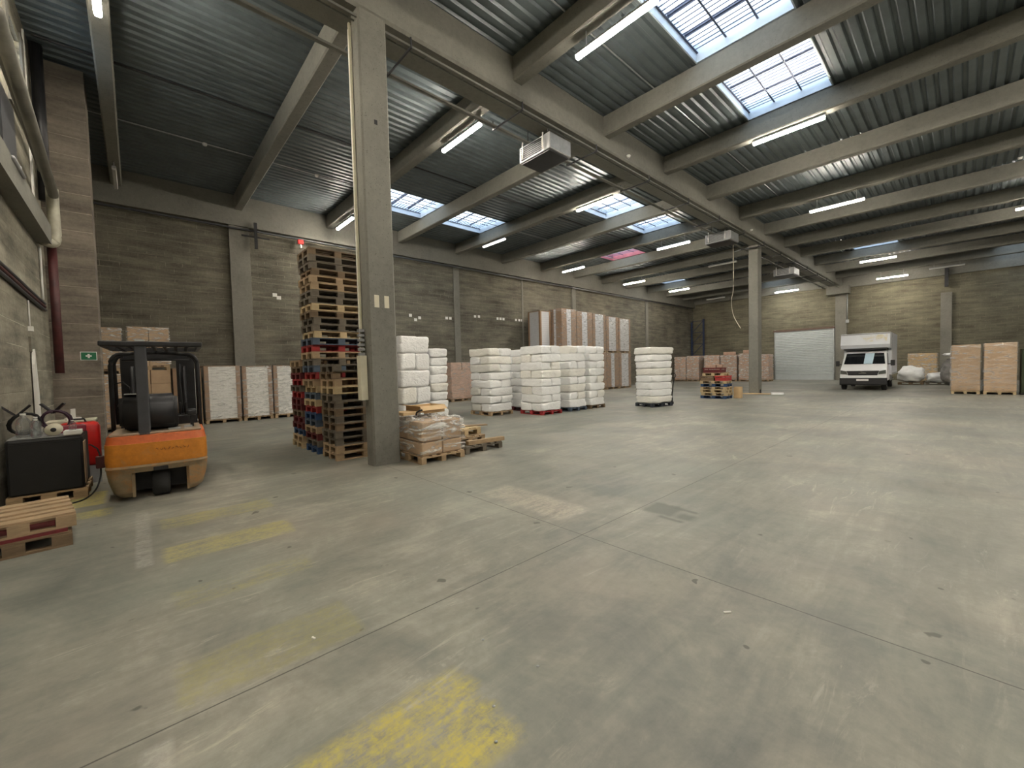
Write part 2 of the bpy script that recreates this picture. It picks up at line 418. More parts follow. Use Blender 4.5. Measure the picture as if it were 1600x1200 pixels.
for k in range(-2, 12):
    y0, y1 = max(ry(k), YN-.3), min(ry(k+1), YF+.3)
    xs = [(XW-.3)]
    for a, b, kk in sorted(SKY):
        if kk == k: xs += [a, b]
    xs.append(XR+.3)
    for i in range(0, len(xs), 2): roof_panel(roof, xs[i], xs[i+1], y0, y1)
roof.build('ceiling', M_roof, kind='structure')

glassM = bpy.data.materials.new('skylight_glazing'); glassM.use_nodes = True
N_, L_ = glassM.node_tree.nodes, glassM.node_tree.links; N_.clear()
o_ = N_.new('ShaderNodeOutputMaterial'); mx_ = N_.new('ShaderNodeMixShader'); t_ = N_.new('ShaderNodeBsdfTransparent'); g_ = N_.new('ShaderNodeBsdfGlossy')
t_.inputs[0].default_value = (.92, .96, 1, 1); g_.inputs['Roughness'].default_value = .1; mx_.inputs[0].default_value = .06
gv = mapping(N_, L_, 'Object'); gn = nz(N_, L_, gv, 3, 4)
L_.new(ramp(N_, L_, gn, [(.3, (.86, .92, .97)), (.7, (1, 1, 1))]), t_.inputs[0])
L_.new(t_.outputs[0], mx_.inputs[1]); L_.new(g_.outputs[0], mx_.inputs[2]); L_.new(mx_.outputs[0], o_.inputs[0])
for n, (a, b, k) in enumerate(SKY):
    y0, y1 = ry(k)+.15, min(ry(k+1), YF)-.15
    t = thing('window_%d' % (n+1), 'roof skylight', 'window', ((a+b)/2, (y0+y1)/2, RZ1)); del t['label']; del t['category']; t['kind'] = 'structure'
    hx, hy = (b-a)/2, (y1-y0)/2; pink = (k == 5 and a == -16.4)
    c = MB(); w = .03
    c.box(-hx, -hy-.15, 0, -hx+w, hy+.15, .45).box(hx-w, -hy-.15, 0, hx, hy+.15, .45)
    c.box(-hx+w, -hy-.15, .0, hx-w, -hy+w, .45).box(-hx+w, hy-w, .0, hx-w, hy+.15, .45)
    c.build('curb', M_pinkcurb if pink else M_curb, t)
    MB().box(-hx+w, -hy+w, .40, hx-w, hy-w, .41).build('pane', glassM, t)
    g = MB(); z = .22
    nn = int(2*hy/.135)
    for i in range(1, nn): g.box(-hx+w, -hy+i*.135-.010, z, hx-w, -hy+i*.135+.010, z+.014)
    for fx in (-.95, -.32, .32, .95): g.box(fx*hx-.018, -hy+w, z-.02, fx*hx+.018, hy-w, z)
    for fy in (-.55, .1, .6): g.box(-hx+w, fy*hy-.03, z+.08, hx-w, fy*hy+.03, z+.12)
    g.build('security_grille', M_bar, t)
    # daylight enters here: sampling portal for the sky
    pl = bpy.data.lights.new('skylight_portal', 'AREA'); pl.shape = 'RECTANGLE'; pl.size = 2*hx-.06; pl.size_y = 2*hy-.06
    pl.cycles.is_portal = True
    po = bpy.data.objects.new('skylight_portal', pl); COL.objects.link(po); po.location = ((a+b)/2, (y0+y1)/2, RZ1+.43)

# rafters
for k in range(-1, 12):
    y = ry(k)
    rb = MB()
    for x0, x1 in ((XW, -7.9), (-7.13, XR)):
        o = [(y-.15, RZ1-.02), (y-.15, RZ0+.03), (y-.12, RZ0), (y+.12, RZ0), (y+.15, RZ0+.03), (y+.15, RZ1-.02)]
        rb.prism(o, x0, x1, 'x')
    rb.build('trim_%d' % (k+2), M_conc, kind='structure')
# main girder: deep beam, its underside lower than the rafters
MB().prism([(-7.95, RZ1-.02), (-7.95, 8.10), (-7.90, 8.03), (-7.17, 8.03), (-7.13, 8.08), (-7.13, RZ1-.02)], YN, YF, 'y').build('trim_20', M_conc, kind='structure')
# eaves beam and ledge along the left wall, eaves beams on far wall
MB().box(XW, YN, 7.75, XW+.22, YF, RZ1).build('trim_21', M_conc, kind='structure')
MB().box(XW+.22, YF-.2, 8.1, -7.95, YF, RZ1).box(-7.13, YF-.2, 7.9, XR, YF, RZ1).build('trim_22', M_conc, kind='structure')
# pilasters in the walls
pn = 30
for y, wd, dp in ((ry(0), .35, .16), (ry(3), .2, .05), (ry(6), .2, .12), (ry(9), .2, .1)):
    MB().box(XW, y-wd, 0, XW+dp, y+wd, 7.75).build('trim_%d' % pn, M_pil, kind='structure'); pn += 1
for y in (ry(1.5), ry(4.5)):
    MB().box(XW, y-.07, 0, XW+.03, y+.07, 7.75).build('trim_%d' % pn, M_pil, kind='structure'); pn += 1
for x, wd, dp in ((-13.7, .3, .15), (-7.2, .38, .35), (-.95, .3, .2)):
    MB().box(x-wd, YF-dp, 0, x+wd, YF, 8.1 if x != -.95 else 6.6).build('trim_%d' % pn, M_pil, kind='structure'); pn += 1
MB().box(-8.1, YF-1.0, 7.35, -6.6, YF-.35, 8.03).box(-8.1, YF-.35, 7.35, -6.6, YF, 8.03).build('trim_%d' % pn, M_conc, kind='structure'); pn += 1
MB().box(-1.05, YF-.5, 7.0, -.85, YF-.2, 8.4).build('trim_%d' % pn, M_dark, kind='structure'); pn += 1
# bands running in the far wall
MB().box(XW, YF-.04, 4.95, -7.6, YF, 5.1).build('trim_%d' % pn, M_wall_f, kind='structure'); pn += 1

# columns under the girder
def column(x, y, label, w=.32, d=.27, h=8.03):
    o = MB().prism([(x-w+.03, y-d), (x+w-.03, y-d), (x+w, y-d+.03), (x+w, y+d-.03), (x+w-.03, y+d), (x-w+.03, y+d), (x-w, y+d-.03), (x-w, y-d+.03)], 0, h, 'z')
    o.bm.verts.ensure_lookup_table()
    o = o.build('concrete_column', M_conc_col)
    tag(o, label, 'column', 'concrete columns under the girder')
    return o
column(-7.28, 3.36, 'square concrete column in the foreground beside the tall pallet stack', .16, .26)
column(-7.75, 24.9+.3, 'distant concrete column standing in the middle of the open floor', .24, .28)

# roller shutter (door_1)
d = thing('door_1', 'x', 'door', (-9.97, YF-.06, 0)); del d['label']; del d['category']; d['kind'] = 'structure'
mb = MB(); prof = []
nsl = 26; H = 4.54
for i in range(nsl):
    z0 = .50+i*(H-.50)/nsl; hh = (H-.50)/nsl
    for t, dy in ((0, .01), (.22, -.03), (.70, -.03), (.88, .01)): prof.append((dy, z0+t*hh))
prof.append((0, H))
mb.prism([(.05, .50)]+prof+[(.05, H)], -2.2, 2.2, 'x')
mb.build('curtain', M_shut, d)
MB().box(-2.2, -.03, .02, 2.2, .05, .5).box(-2.2, -.045, .27, 2.2, -.03, .31).box(-2.2, -.045, .0, 2.2, -.0, .06).build('bottom_panel', M_shut, d)
MB().box(-2.28, .06, 0, 2.28, .12, 4.62).build('added_backing', M_shut, d)  # unseen panel added to stop daylight leaking past the curtain
MB().box(-2.3, -.06, 0, -2.2, .06, 4.7).box(2.2, -.06, 0, 2.3, .06, 4.7).build('guide_rail', M_galv, d)
MB().box(-2.4, -.10, 4.52, 2.4, .05, 4.68).build('lintel', simple('rusty_lintel_steel', (.14, .09, .07), .6, .3), d)

# ------------------------------------------------------------------ fluorescent lights
def tube_mat(name, strength, col):
    M = bpy.data.materials.new(name); M.use_nodes = True; N, L = M.node_tree.nodes, M.node_tree.links; B = N['Principled BSDF']
    B.inputs['Base Color'].default_value = (.8, .8, .78, 1); B.inputs['Emission Color'].default_value = col; B.inputs['Emission Strength'].default_value = strength
    n = nz(N, L, mapping(N, L, 'Object'), 2, 2); L.new(math_(N, L, 'MULTIPLY_ADD', n, strength*.1, strength*.95), B.inputs['Emission Strength'])
    return M
M_tube = tube_mat('lit_fluorescent_diffuser', LAMP_STRENGTH, LAMP_COL)
M_tube_dim = tube_mat('weak_fluorescent_diffuser', 1.6, (1, .95, .85, 1))
M_tube_off = simple('unlit_diffuser', (.55, .55, .52), .4, 0, .05)
def make_lamp(x, y, z, label, mat, L=1.76):
    t = thing('ceiling_light', label, 'light', (x, y, z), 0, 'fluorescent lights under the rafters')
    MB().prism([(-.055, .02), (.055, .02), (.045, .075), (-.045, .075)], -L/2, L/2, 'x').build('housing', M_grey, t)
    MB().prism([(-.05, .02), (-.055, -.01), (-.035, -.045), (.035, -.045), (.055, -.01), (.05, .02)], -L/2+.01, L/2-.01, 'x').build('diffuser', mat, t)
    for s in (-1, 1):
        MB().box(-.008+s*L*.36, -.008, .075, .008+s*L*.36, .008, RZ0-z).build('hanger', M_grey, t)
    return t
LAMPS = [(-4.51, 1, 8.0, 'lit', 'large lit tube light at the top of the photo beside the near skylight'),
         (-3.48, 3, 8.28, 'lit', 'lit tube light just beyond the near skylight on the right'),
         (-3.55, 5, 7.95, 'lit', 'lit tube light on the right between the near skylight and the truck row'),
         (-3.80, 9, 8.1, 'lit', 'lit tube light above the truck, nearer of the two'),
         (-3.75, 11, 7.9, 'lit', 'lit tube light closest to the far wall above the truck'),
         (2.3, 7, 8.0, 'lit', 'lit tube light cut by the right edge of the photo'),
         (-9.45, 1, 8.1, 'lit', 'lit tube light right of the front column, beside the near ceiling heater'),
         (-10.2, 3, 8.28, 'lit', 'lit tube light overlapping the skylight left of the girder'),
         (-10.4, 5, 7.95, 'lit', 'lit tube light left of the second ceiling heater'),
         (-10.6, 11, 7.9, 'lit', 'lit tube light above the roller shutter near the far wall'),
         (-18.0, 1, 8.1, 'lit', 'short-looking lit tube light left of the column above the pallet tower'),
         (-16.55, 3, 8.25, 'dim', 'weakly glowing tube light beyond the left skylight'),
         (-17.1, 5, 8.0, 'lit', 'lit tube light near the left wall above the tall carton racks'),
         (-17.0, 7, 8.0, 'lit', 'lit tube light near the left wall, far part of the hall'),
         (-16.9, 9, 8.2, 'lit', 'lit tube light by the left wall, farthest of that row'),
         (-9.45, -1, 8.1, 'lit', 'glaring tube light in the top left corner of the photo'),
         (-18.4, -1, 8.1, 'off', 'unlit tube light at the far end of the dark leftmost rafter'),
         (-10.6, 7, 8.1, 'off', 'unlit tube light left of the distant column'),
         (-16.6, 11, 8.1, 'off', 'unlit tube light near the far left corner'),
         (-.9, 11, 8.1, 'off', 'unlit tube light over the right end of the far wall'),
         (-3.6, -1, 8.1, 'lit', 'added fill tube light above and behind the camera position'),  # unseen lamps from here down, added as fill for the foreground
         (3.4, -1, 8.1, 'lit', 'added fill tube light to the right of the camera position'),
         (3.4, 1, 8.1, 'lit', 'added fill tube light on the right side outside the view, nearest of three'),
         (3.4, 3, 8.1, 'lit', 'added fill tube light on the right side outside the view, middle of three'),
         (3.6, 5, 8.1, 'lit', 'added fill tube light on the right side outside the view, farthest of three'),
         (8.6, -1, 8.1, 'lit', 'added fill tube light near the right wall outside the view, nearest one'),
         (8.6, 1, 8.1, 'lit', 'added fill tube light near the right wall outside the view, second one'),
         (8.6, 3, 8.1, 'lit', 'added fill tube light near the right wall outside the view, third one'),
         (8.6, 7, 8.1, 'lit', 'added fill tube light near the right wall outside the view, farthest one')]
for x, k, z, st, lb in LAMPS:
    make_lamp(x, ry(k), z, lb, {'lit': M_tube, 'dim': M_tube_dim, 'off': M_tube_off}[st])

# ------------------------------------------------------------------ pallets
def pallet_proto(name, L, Wd, loc, label, cat='pallet', mat=None):
    """long side L along local x, origin at the centre of its underside; 0.144 high"""
    t = thing(name, label, cat, loc); m_ = mat or WOOD['natural']
    dk = MB(); hx, hy = L/2, Wd/2; h = .144
    for i, (c, w) in enumerate(((-.82, .145), (-.43, .10), (0, .145), (.43, .10), (.82, .145))):
        dk.box(-hx, c*hy-w/2+(0), h-.022, hx, c*hy+w/2, h)
    for x in (-hx+.072, 0, hx-.072): dk.box(x-.0725, -hy, h-.044, x+.0725, hy, h-.022)
    dk.build('deck', m_, t)
    for x in (-hx+.0725, 0, hx-.0725):
        for y in (-hy+.05, 0, hy-.05):
            MB().box(x-.0725, y-.05, .022, x+.0725, y+.05, h-.044).build('block', m_, t)
    for y in (-hy+.05, 0, hy-.05): MB().box(-hx, y-.05, 0, hx, y+.05, .022).build('bottom_board', m_, t)
    return t
PH = .144
P_proto = [None]
def pallet(loc, rz, label, group=None, mat='natural', L=1.2, Wd=.8, key={}):
    k = (L, Wd)
    if k not in key:
        key[k] = pallet_proto('pallet', L, Wd, (0, 0, 0), label)
        r = key[k]; r.location = loc; r.rotation_euler = (0, 0, rz)
        if group: r['group'] = group
        for c in children(r):
            c.material_slots[0].link = 'OBJECT'; c.material_slots[0].material = WOOD[mat]
        return r
    r = dup(key[k], loc, rz, label, None, WOOD[mat])
    if group: r['group'] = group
    elif 'group' in r: del r['group']
    return r
CN = dict(natural='bare wood', light='pale new wood', grey='weathered grey', brown='old brown', blue='blue painted', red='red painted', darkred='dark red painted', black='black', bluegrey='faded blue')
def pallet_stack(cx, cy, rz, cols, desc, group, jit=.02, start=0):
    n = len(cols)
    for i, c in enumerate(cols):
        dx, dy = random.uniform(-jit, jit), random.uniform(-jit, jit)
        pallet((cx+dx, cy+dy, i*PH), rz+random.uniform(-.012, .012), '%s pallet, %s in %s' % (CN[c], nth(i, n), desc), group, c)
# stack A (front), B (tower), C (behind) -- short sides face the near wall
HX = PI/2
pallet_stack(-8.5, 3.4, HX, ['natural', 'natural', 'grey', 'grey', 'brown', 'grey', 'brown', 'grey', 'grey', 'light', 'natural', 'brown', 'grey'], 'the stack touching the front column', 'pallets in the stack beside the front column')
pallet_stack(-9.52, 3.36, HX, ['blue', 'grey', 'darkred', 'natural', 'bluegrey', 'blue', 'red', 'light', 'bluegrey', 'light', 'natural', 'red', 'bluegrey', 'grey', 'natural', 'red', 'bluegrey', 'light',
              'grey', 'grey', 'brown', 'light', 'grey', 'grey', 'natural', 'natural', 'brown', 'grey', 'grey', 'brown'], 'the tallest pallet tower', 'pallets in the tall tower', .028)
pallet_stack(-10.5, 3.36, HX, ['light', 'natural', 'blue', 'darkred', 'darkred', 'brown', 'darkred', 'darkred', 'red', 'grey', 'red', 'darkred', 'brown', 'natural'], 'the stack left of the tower', 'pallets in the left stack behind the tower', .025)

# low stack right of the wrapped cartons
pallet((-7.32, 5.29, 0), .04, 'dark weathered pallet lying on the floor right of the wrapped cartons', None, 'grey', 1.2, 1.0)
pallet((-7.62, 5.16, PH), .02, 'pale wooden pallet, second of the low stack beside the wrapped cartons', None, 'natural')
pallet((-7.78, 5.16, 2*PH), .06, 'wooden pallet on top of the low stack beside the wrapped cartons', None, 'light')
b = MB().box(-.62, -.07, 0, .62, .07, .022).build('wooden_board', WOOD['natural']); tag(b, 'loose pale board on top of the low pallet stack', 'board', None, (-7.55, 5.28, 3*PH), 1.2)
b = MB().box(-.45, -.06, 0, .45, .06, .08).build('wooden_board', WOOD['natural']); tag(b, 'short thick pale beam lying on the dark pallet', 'board', None, (-6.86, 5.45, PH), 1.46)

# two pallets by the near wall at the left edge
pallet((-6.64, -.99, 0), HX+.10, 'lower wooden pallet at the left edge of the photo by the near wall', None, 'brown', .78, 1.0)
pallet((-6.70, -.98, PH+.03), HX+.14, 'upper bare wood pallet at the left edge of the photo by the near wall', None, 'natural', .78, 1.0)
b = MB().box(-.47, -.37, 0, .47, .37, .03).build('wooden_sheet', WOOD['darkred']); tag(b, 'dark red thin sheet between the two pallets at the left edge', 'sheet', None, (-6.64, -1.0, PH), .1)

# mixed pallet pile in the middle distance
cx, cy = -8.18, 21.0
pile = [('blue', 0, 0, 0), ('light', .03, 0, .03), ('light', -.02, .02, -.03), ('light', 0, 0, .02), ('blue', .0, .0, .06), ('light', -.03, .0, .05)]
for i, (c, dx, dy, a) in enumerate(pile):
    pallet((cx+dx, cy+dy, i*PH), a, '%s pallet, %s in the distant mixed pile' % (CN[c], nth(i, len(pile))), 'pallets in the distant mixed pile', c)
def crate(name, label, loc, rz, sx, sy, sz, mat, lab2=None):
    t = thing(name, label, 'crate', loc, rz)
    w = .02
    MB().box(-sx/2, -sy/2, 0, sx/2, sy/2, w).box(-sx/2, -sy/2, w, sx/2, -sy/2+w, sz*.6).box(-sx/2, sy/2-w, w, sx/2, sy/2, sz*.6).box(-sx/2, -sy/2+w, w, -sx/2+w, sy/2-w, sz*.6).box(sx/2-w, -sy/2+w, w, sx/2, sy/2-w, sz*.6).build('body', mat, t)
    MB().box(-sx/2-.015, -sy/2-.015, sz*.75, sx/2+.015, -sy/2+.02, sz).box(-sx/2-.015, sy/2-.02, sz*.75, sx/2+.015, sy/2+.015, sz).box(-sx/2-.015, -sy/2+.02, sz*.75, -sx/2+.02, sy/2-.02, sz).box(sx/2-.02, -sy/2+.02, sz*.75, sx/2+.015, sy/2-.02, sz).build('rim', mat, t)
    for x in (-sx/2+.03, sx/2-.03):
        for y in (-sy/2+.03, sy/2-.03): MB().box(x-.02, y-.02, sz*.6, x+.02, y+.02, sz*.76).build('corner_post', mat, t)
    return t
z8 = len(pile)*PH
crate('wooden_crate', 'dark brown crate on the left half of the distant pallet pile', (cx-.30, cy, z8), 0, .62, .7, .24, WOOD['brown'])
crate('plastic_crate', 'bright red crate on the right half of the distant pallet pile', (cx+.33, cy, z8), 0, .50, .7, .24, WOOD['red'])
pallet((cx-.02, cy, z8+.24), .0, 'pale small pallet above the two crates on the distant pile', None, 'light', 1.0, .7)
crate('plastic_crate', 'dark red crate on top of the distant mixed pallet pile', (cx-.08, cy, z8+.24+PH), 0, .85, .6, .24, WOOD['darkred'])
for i in range(3):
    j = MB().box(-.12, -.12, 0, .12, .12, .14, bevel=.02).build('carton', M_card_p); tag(j, 'small pink carton on the dark red crate, %s of three' % ('left', 'middle', 'right')[i], 'box', 'small cartons on the distant pallet pile', (cx-.34+i*.26, cy, z8+.24+PH+.241))
tt = MB().box(-.16, -.14, 0, .16, .14, .55, bevel=.02).build('carton', M_card_l); tag(tt, 'upright tan carton standing at the right of the distant pallet pile', 'box', None, (cx+.82, cy+.5, 0))
# ------------------------------------------------------------------ white bales on pallets
def bale_mesh(sx, sy, sz, seed, name):
    bm = bmesh.new(); n = 10
    bmesh.ops.create_cube(bm, size=2)
    bmesh.ops.subdivide_edges(bm, edges=bm.edges[:], cuts=n, use_grid_fill=True)
    for v in bm.verts:
        x, y, z = v.co
        p = 5.0
        r = (abs(x)**9+abs(y)**9+abs(z)**7)**(1/8.5)
        k = 1/max(r, 1e-6)
        co = Vector((x*k*sx/2, y*k*sy/2, z*k*sz/2))
        q = Vector((co.x*3.2+seed*7.3, co.y*3.2, co.z*5+seed))
        d = noise.noise(q)*.05+noise.noise(q*2.6)*.022+.012
        nn = Vector((x, y, z*.6)).normalized()
        co += nn*d
        co.x = max(-sx/2+.004, min(sx/2-.004, co.x)); co.y = max(-sy/2+.004, min(sy/2-.004, co.y))
        co.z = max(-sz/2, min(sz/2, co.z))
        v.co = co
    me = bpy.data.meshes.new(name); bm.to_mesh(me); bm.free()
    for p in me.polygons: p.use_smooth = True
    me.materials.append(M_bale)
    return me
BM_ = {}
def bale(sx, sy, sz, variant):
    k = (round(sx, 2), round(sy, 2), round(sz, 3), variant)
    if k not in BM_: BM_[k] = bale_mesh(sx, sy, sz, variant*3+len(BM_), 'plastic_bale')
    return BM_[k]
def bale_stack(x0, x1, y0, y1, top, n, pal, desc, rz=0, flare=0, split=True, pal_label=None):
    cx, cy = (x0+x1)/2, (y0+y1)/2; lx, ly = x1-x0, y1-y0
    ang = rz if lx >= ly else rz+HX
    pallet((cx, cy, 0), ang, pal_label or '%s pallet under %s' % (CN[pal], desc), None, pal, max(lx, ly), min(lx, ly))
    lh = (top-PH)/n
    R = Matrix.Rotation(rz, 2)
    for i in range(n):
        e = 1.0+(flare*max(0, (i-n+3))/2 if flare else random.choice((-.015, 0, .0)))
        z = PH+lh*(i+.5)
        alongx = (i % 2 == 0)
        halves = [(-.25, -1), (.25, 1)] if split else [(0, 0)]
        for hf, s in halves:
            if alongx and split: sx, sy, ox, oy = lx*.5*e, ly*e, hf*lx*e, 0
            elif split: sx, sy, ox, oy = lx*e, ly*.5*e, 0, hf*ly*e
            else: sx, sy, ox, oy = lx*e, ly*e, 0, 0
            me = bale(round(sx, 2), round(sy, 2), lh, random.randint(0, 2))
            o = bpy.data.objects.new('plastic_bale', me); COL.objects.link(o)
            jx, jy = random.uniform(-.015, .015), random.uniform(-.015, .015)
            v = R @ Vector((ox+(0 if alongx else jx), oy+(jy if alongx else 0)))
            o.location = (cx+v.x, cy+v.y, z); o.rotation_euler = (0, 0, rz)
            side = '' if not split else (', left one' if (hf < 0 and alongx) else ', right one' if alongx else ', front one' if hf < 0 else ', back one')
            tag(o, 'white film-wrapped bale, %s layer%s, of %s' % (nth(i, n).replace(' from the bottom', ' from bottom' if False else ''), side, desc), 'bale', 'white bales of '+desc)
            if random.random() < .25:
                o.material_slots[0].link = 'OBJECT'; o.material_slots[0].material = M_bale_w
bale_stack(-12.7, -11.5, 9.4, 10.5, 2.46, 8, 'natural', 'the stack on the bare pallet')
bale_stack(-13.0, -11.8, 11.3, 12.4, 2.45, 8, 'darkred', 'the stack squeezed behind the others')
bale_stack(-11.25, -10.1, 10.65, 11.7, 2.50, 8, 'red', 'the stack on the red pallet')
bale_stack(-11.25, -10.1, 12.2, 13.2, 2.52, 8, 'bluegrey', 'the stack on the blue pallet')
bale_stack(-11.2, -10.1, 13.45, 14.45, 2.52, 8, 'brown', 'the rightmost grouped stack')
bale_stack(-12.7, -11.5, 5.95, 6.97, 2.78, 5, 'grey', 'the tallest stack behind the column')
bale_stack(-12.6, -11.6, 7.05, 7.70, 2.42, 8, 'grey', 'the narrow stack beside the tallest', 0, 0, False)
bale_stack(-9.15, -8.25, 15.3, 16.5, 2.42, 8, 'black', 'the lone stack on the pallet truck', -.24, .10, False)

# ------------------------------------------------------------------ carton loads and panel loads
def film_shell(mb_name, sx, sy, z0, z1, parent, mat, seed=0, amp=.02):
    bm = bmesh.new(); bmesh.ops.create_cube(bm, size=2)
    bmesh.ops.subdivide_edges(bm, edges=bm.edges[:], cuts=9, use_grid_fill=True)
    for v in bm.verts:
        x, y, z = v.co
        q = Vector((x*2+seed, y*2, z*6+seed*3)); d = noise.noise(q)*amp+amp*.9
        v.co = Vector((x*(sx/2+d), y*(sy/2+d), z0+(z+1)/2*(z1-z0-.006)))
    me = bpy.data.meshes.new(mb_name); bm.to_mesh(me); bm.free(); me.materials.append(mat)
    for p in me.polygons: p.use_smooth = True
    o = bpy.data.objects.new(mb_name, me); COL.objects.link(o); o.parent = parent
    return o
def carton_load(x0, x1, y0, y1, h, label, rz=0, mat=None, nx=2, ny=2, nz_=5, group=None, pal='natural', z=0, filmM=None, jit=.015, name='wrapped_carton_load', plab=None):
    cx, cy = (x0+x1)/2, (y0+y1)/2; lx, ly = x1-x0, y1-y0; mat = mat or M_card
    if pal: pallet((cx, cy, z), rz if lx >= ly else rz+HX, plab or ('%s pallet under the ' % CN[pal])+label, None, pal, round(max(lx, ly), 2), round(min(lx, ly), 2)); z += PH; h -= PH
    t = thing(name, label, 'carton load', (cx, cy, z), rz, group)
    mb = MB()
    for k in range(nz_):
        a, b_ = (nx, ny) if k % 2 == 0 else (ny, nx)
        for i in range(a):
            for j in range(b_):
                g = .004; u = lambda: random.uniform(-jit*.4, jit*.4)
                dx, dy = u(), u()
                mb.box(-lx/2+lx*i/a+g+dx, -ly/2+ly*j/b_+g+dy, h*k/nz_+g*(k > 0), -lx/2+lx*(i+1)/a-g+dx, -ly/2+ly*(j+1)/b_-g+dy, h*(k+1)/nz_, bevel=.012)
    mb.build('cartons', mat, t)
    if filmM: film_shell('stretch_film', lx+.02, ly+.02, .005, h, t, filmM, random.random()*9)
    return t
def panel_load(y0, y1, h, label, x1=-18.1, depth=1.15, z=0, mat=None, wrap=None, pal='natural', group='white panel loads with brown edge boards', ew=.13):
    x0 = x1-depth; cx, cy = (x0+x1)/2, (y0+y1)/2; ly = y1-y0
    pallet((cx, cy, z), 0 if depth >= ly else HX, '%s pallet under the %s' % (CN[pal], label), None, pal, round(max(depth, ly), 2), round(min(depth, ly), 2))
    t = thing('panel_load', label, 'load', (cx, cy, z+PH), 0, group); H_ = h-PH; w = ew
    MB().box(-depth/2+.02, -ly/2+.02, 0, depth/2-.02, ly/2-.02, H_-.03).build('panels', mat or M_panel, t)
    for sx in (-1, 1):
        for sy in (-1, 1):
            e = MB(); X1, Y1 = sx*depth/2, sy*ly/2
            e.box(X1-sx*.02, Y1, .01, X1, Y1-sy*w, H_-.02); e.box(X1-sx*.02, Y1-sy*.018, .01, X1-sx*w, Y1, H_-.02)
            e.build('edge_board', M_edge, t)
    MB().box(-depth/2, -ly/2, H_-.03, depth/2, ly/2, H_).build('top_board', M_edge, t)
    if wrap: film_shell('stretch_film', depth, ly, .01, H_, t, wrap, random.random()*9, .012)
    return t
# row along the left wall
carton_load(-19.3, -18.2, -1.3, -.29, 1.85, 'brown carton load low in the corner behind the pier', mat=M_card, nx=2, ny=2, nz_=4, filmM=M_film2)
carton_load(-19.3, -18.2, -1.3, -.29, 1.47, 'upper brown carton load in the corner behind the pier', mat=M_card, nx=2, ny=2, nz_=3, filmM=M_film2, z=1.85, plab='bare wood pallet between the two carton tiers in the corner')
carton_load(-19.3, -18.15, -.15, .88, 1.95, 'lower brown carton load behind the forklift mast', mat=M_card, nx=2, ny=2, nz_=4)
carton_load(-19.3, -18.15, -.15, .88, 1.42, 'upper film-wrapped carton load behind the forklift roof', mat=M_card, nx=2, ny=2, nz_=3, filmM=M_film2, z=1.95, plab='bare wood pallet between the carton tiers behind the forklift')
panel_load(.93, 1.70, 2.0, 'white panel load partly hidden by the forklift guard')
panel_load(1.78, 2.86, 2.07, 'white panel load just right of the forklift', wrap=M_film)
panel_load(2.93, 3.90, 2.05, 'white panel load in front of the wall pilaster', wrap=M_film2)
panel_load(3.96, 4.90, 2.06, 'white panel load beside the pallet tower', wrap=M_film2)
panel_load(4.96, 6.0, 2.06, 'white panel load hidden behind the pallet tower')
# brown load by the left wall between the white stacks
carton_load(-19.35, -18.3, 12.35, 13.75, 2.1, 'pinkish-brown carton load seen between the two groups of white stacks', mat=M_card_p, nx=1, ny=2, nz_=5, filmM=M_film, jit=.06)
# two tiers of tall panel loads by the left wall
for i, (ya, yb) in enumerate(((20.45, 21.95), (22.0, 23.75), (23.8, 25.35), (25.4, 26.95), (27.0, 28.6))):
    nm = ('leftmost', 'second', 'middle', 'fourth', 'rightmost')[i]
    panel_load(ya, yb, 2.68, '%s load in the lower tier of tall panel packs' % nm, -17.55, 1.2, 0, (M_panel_g, M_card, M_card, M_panel_g, M_panel_g)[i], M_film, group='lower tier of tall panel packs', ew=(.2, .2, .4, .55, .3)[i])
    panel_load(ya+.02, yb-.02, (2.85, 2.78, 2.75, 2.66, 2.62)[i], '%s load in the upper tier of tall panel packs' % nm, -17.55, 1.2, 2.68, M_panel_g, M_film, group='upper tier of tall panel packs', ew=(.5, .55, .25, .3, .16)[i])
panel_load(19.35, 20.35, 2.68, 'lower panel pack standing back against the wall', -18.4, 1.1, 0, M_panel_g)
panel_load(19.35, 20.35, 2.7, 'upper panel pack standing back against the wall', -18.4, 1.1, 2.68, M_panel_g)
# far row
FAR = [(-19.9, -18.75, 40.6, 41.8, 2.45, 'far carton load in the left corner of the hall'), (-18.65, -17.45, 40.6, 41.8, 2.5, 'far carton load beside the dark corner rack'), (-17.0, -15.6, 40.8, 42, 2.5, 'far carton load left of the mixed pallet pile'),
       (-15.5, -14.1, 40.8, 42, 2.45, 'far carton load right behind the mixed pallet pile'), (-13.9, -12.55, 40.8, 42, 2.55, 'far carton load just left of the distant column'), (-12.4, -11.55, 41, 42.3, 2.4, 'far carton load between the distant column and the shutter')]
for a, b_, c, d_, h, lb in FAR:
    carton_load(a, b_, c, d_, h, lb, mat=M_card_p, nx=2, ny=2, nz_=5, filmM=M_film2, group='distant film-wrapped carton loads', jit=.04)
for i, (x, lb) in enumerate(((-14.9, 'left'), (-13.2, 'right'))):
    j = MB().box(-.45, -.3, 0, .45, .3, .28, bevel=.03).build('carton', M_card_p); tag(j, '%s flat pink carton lying on the far loads' % lb, 'box', 'cartons on the far loads', (x, 41.4, (2.45, 2.55)[i]+.02))
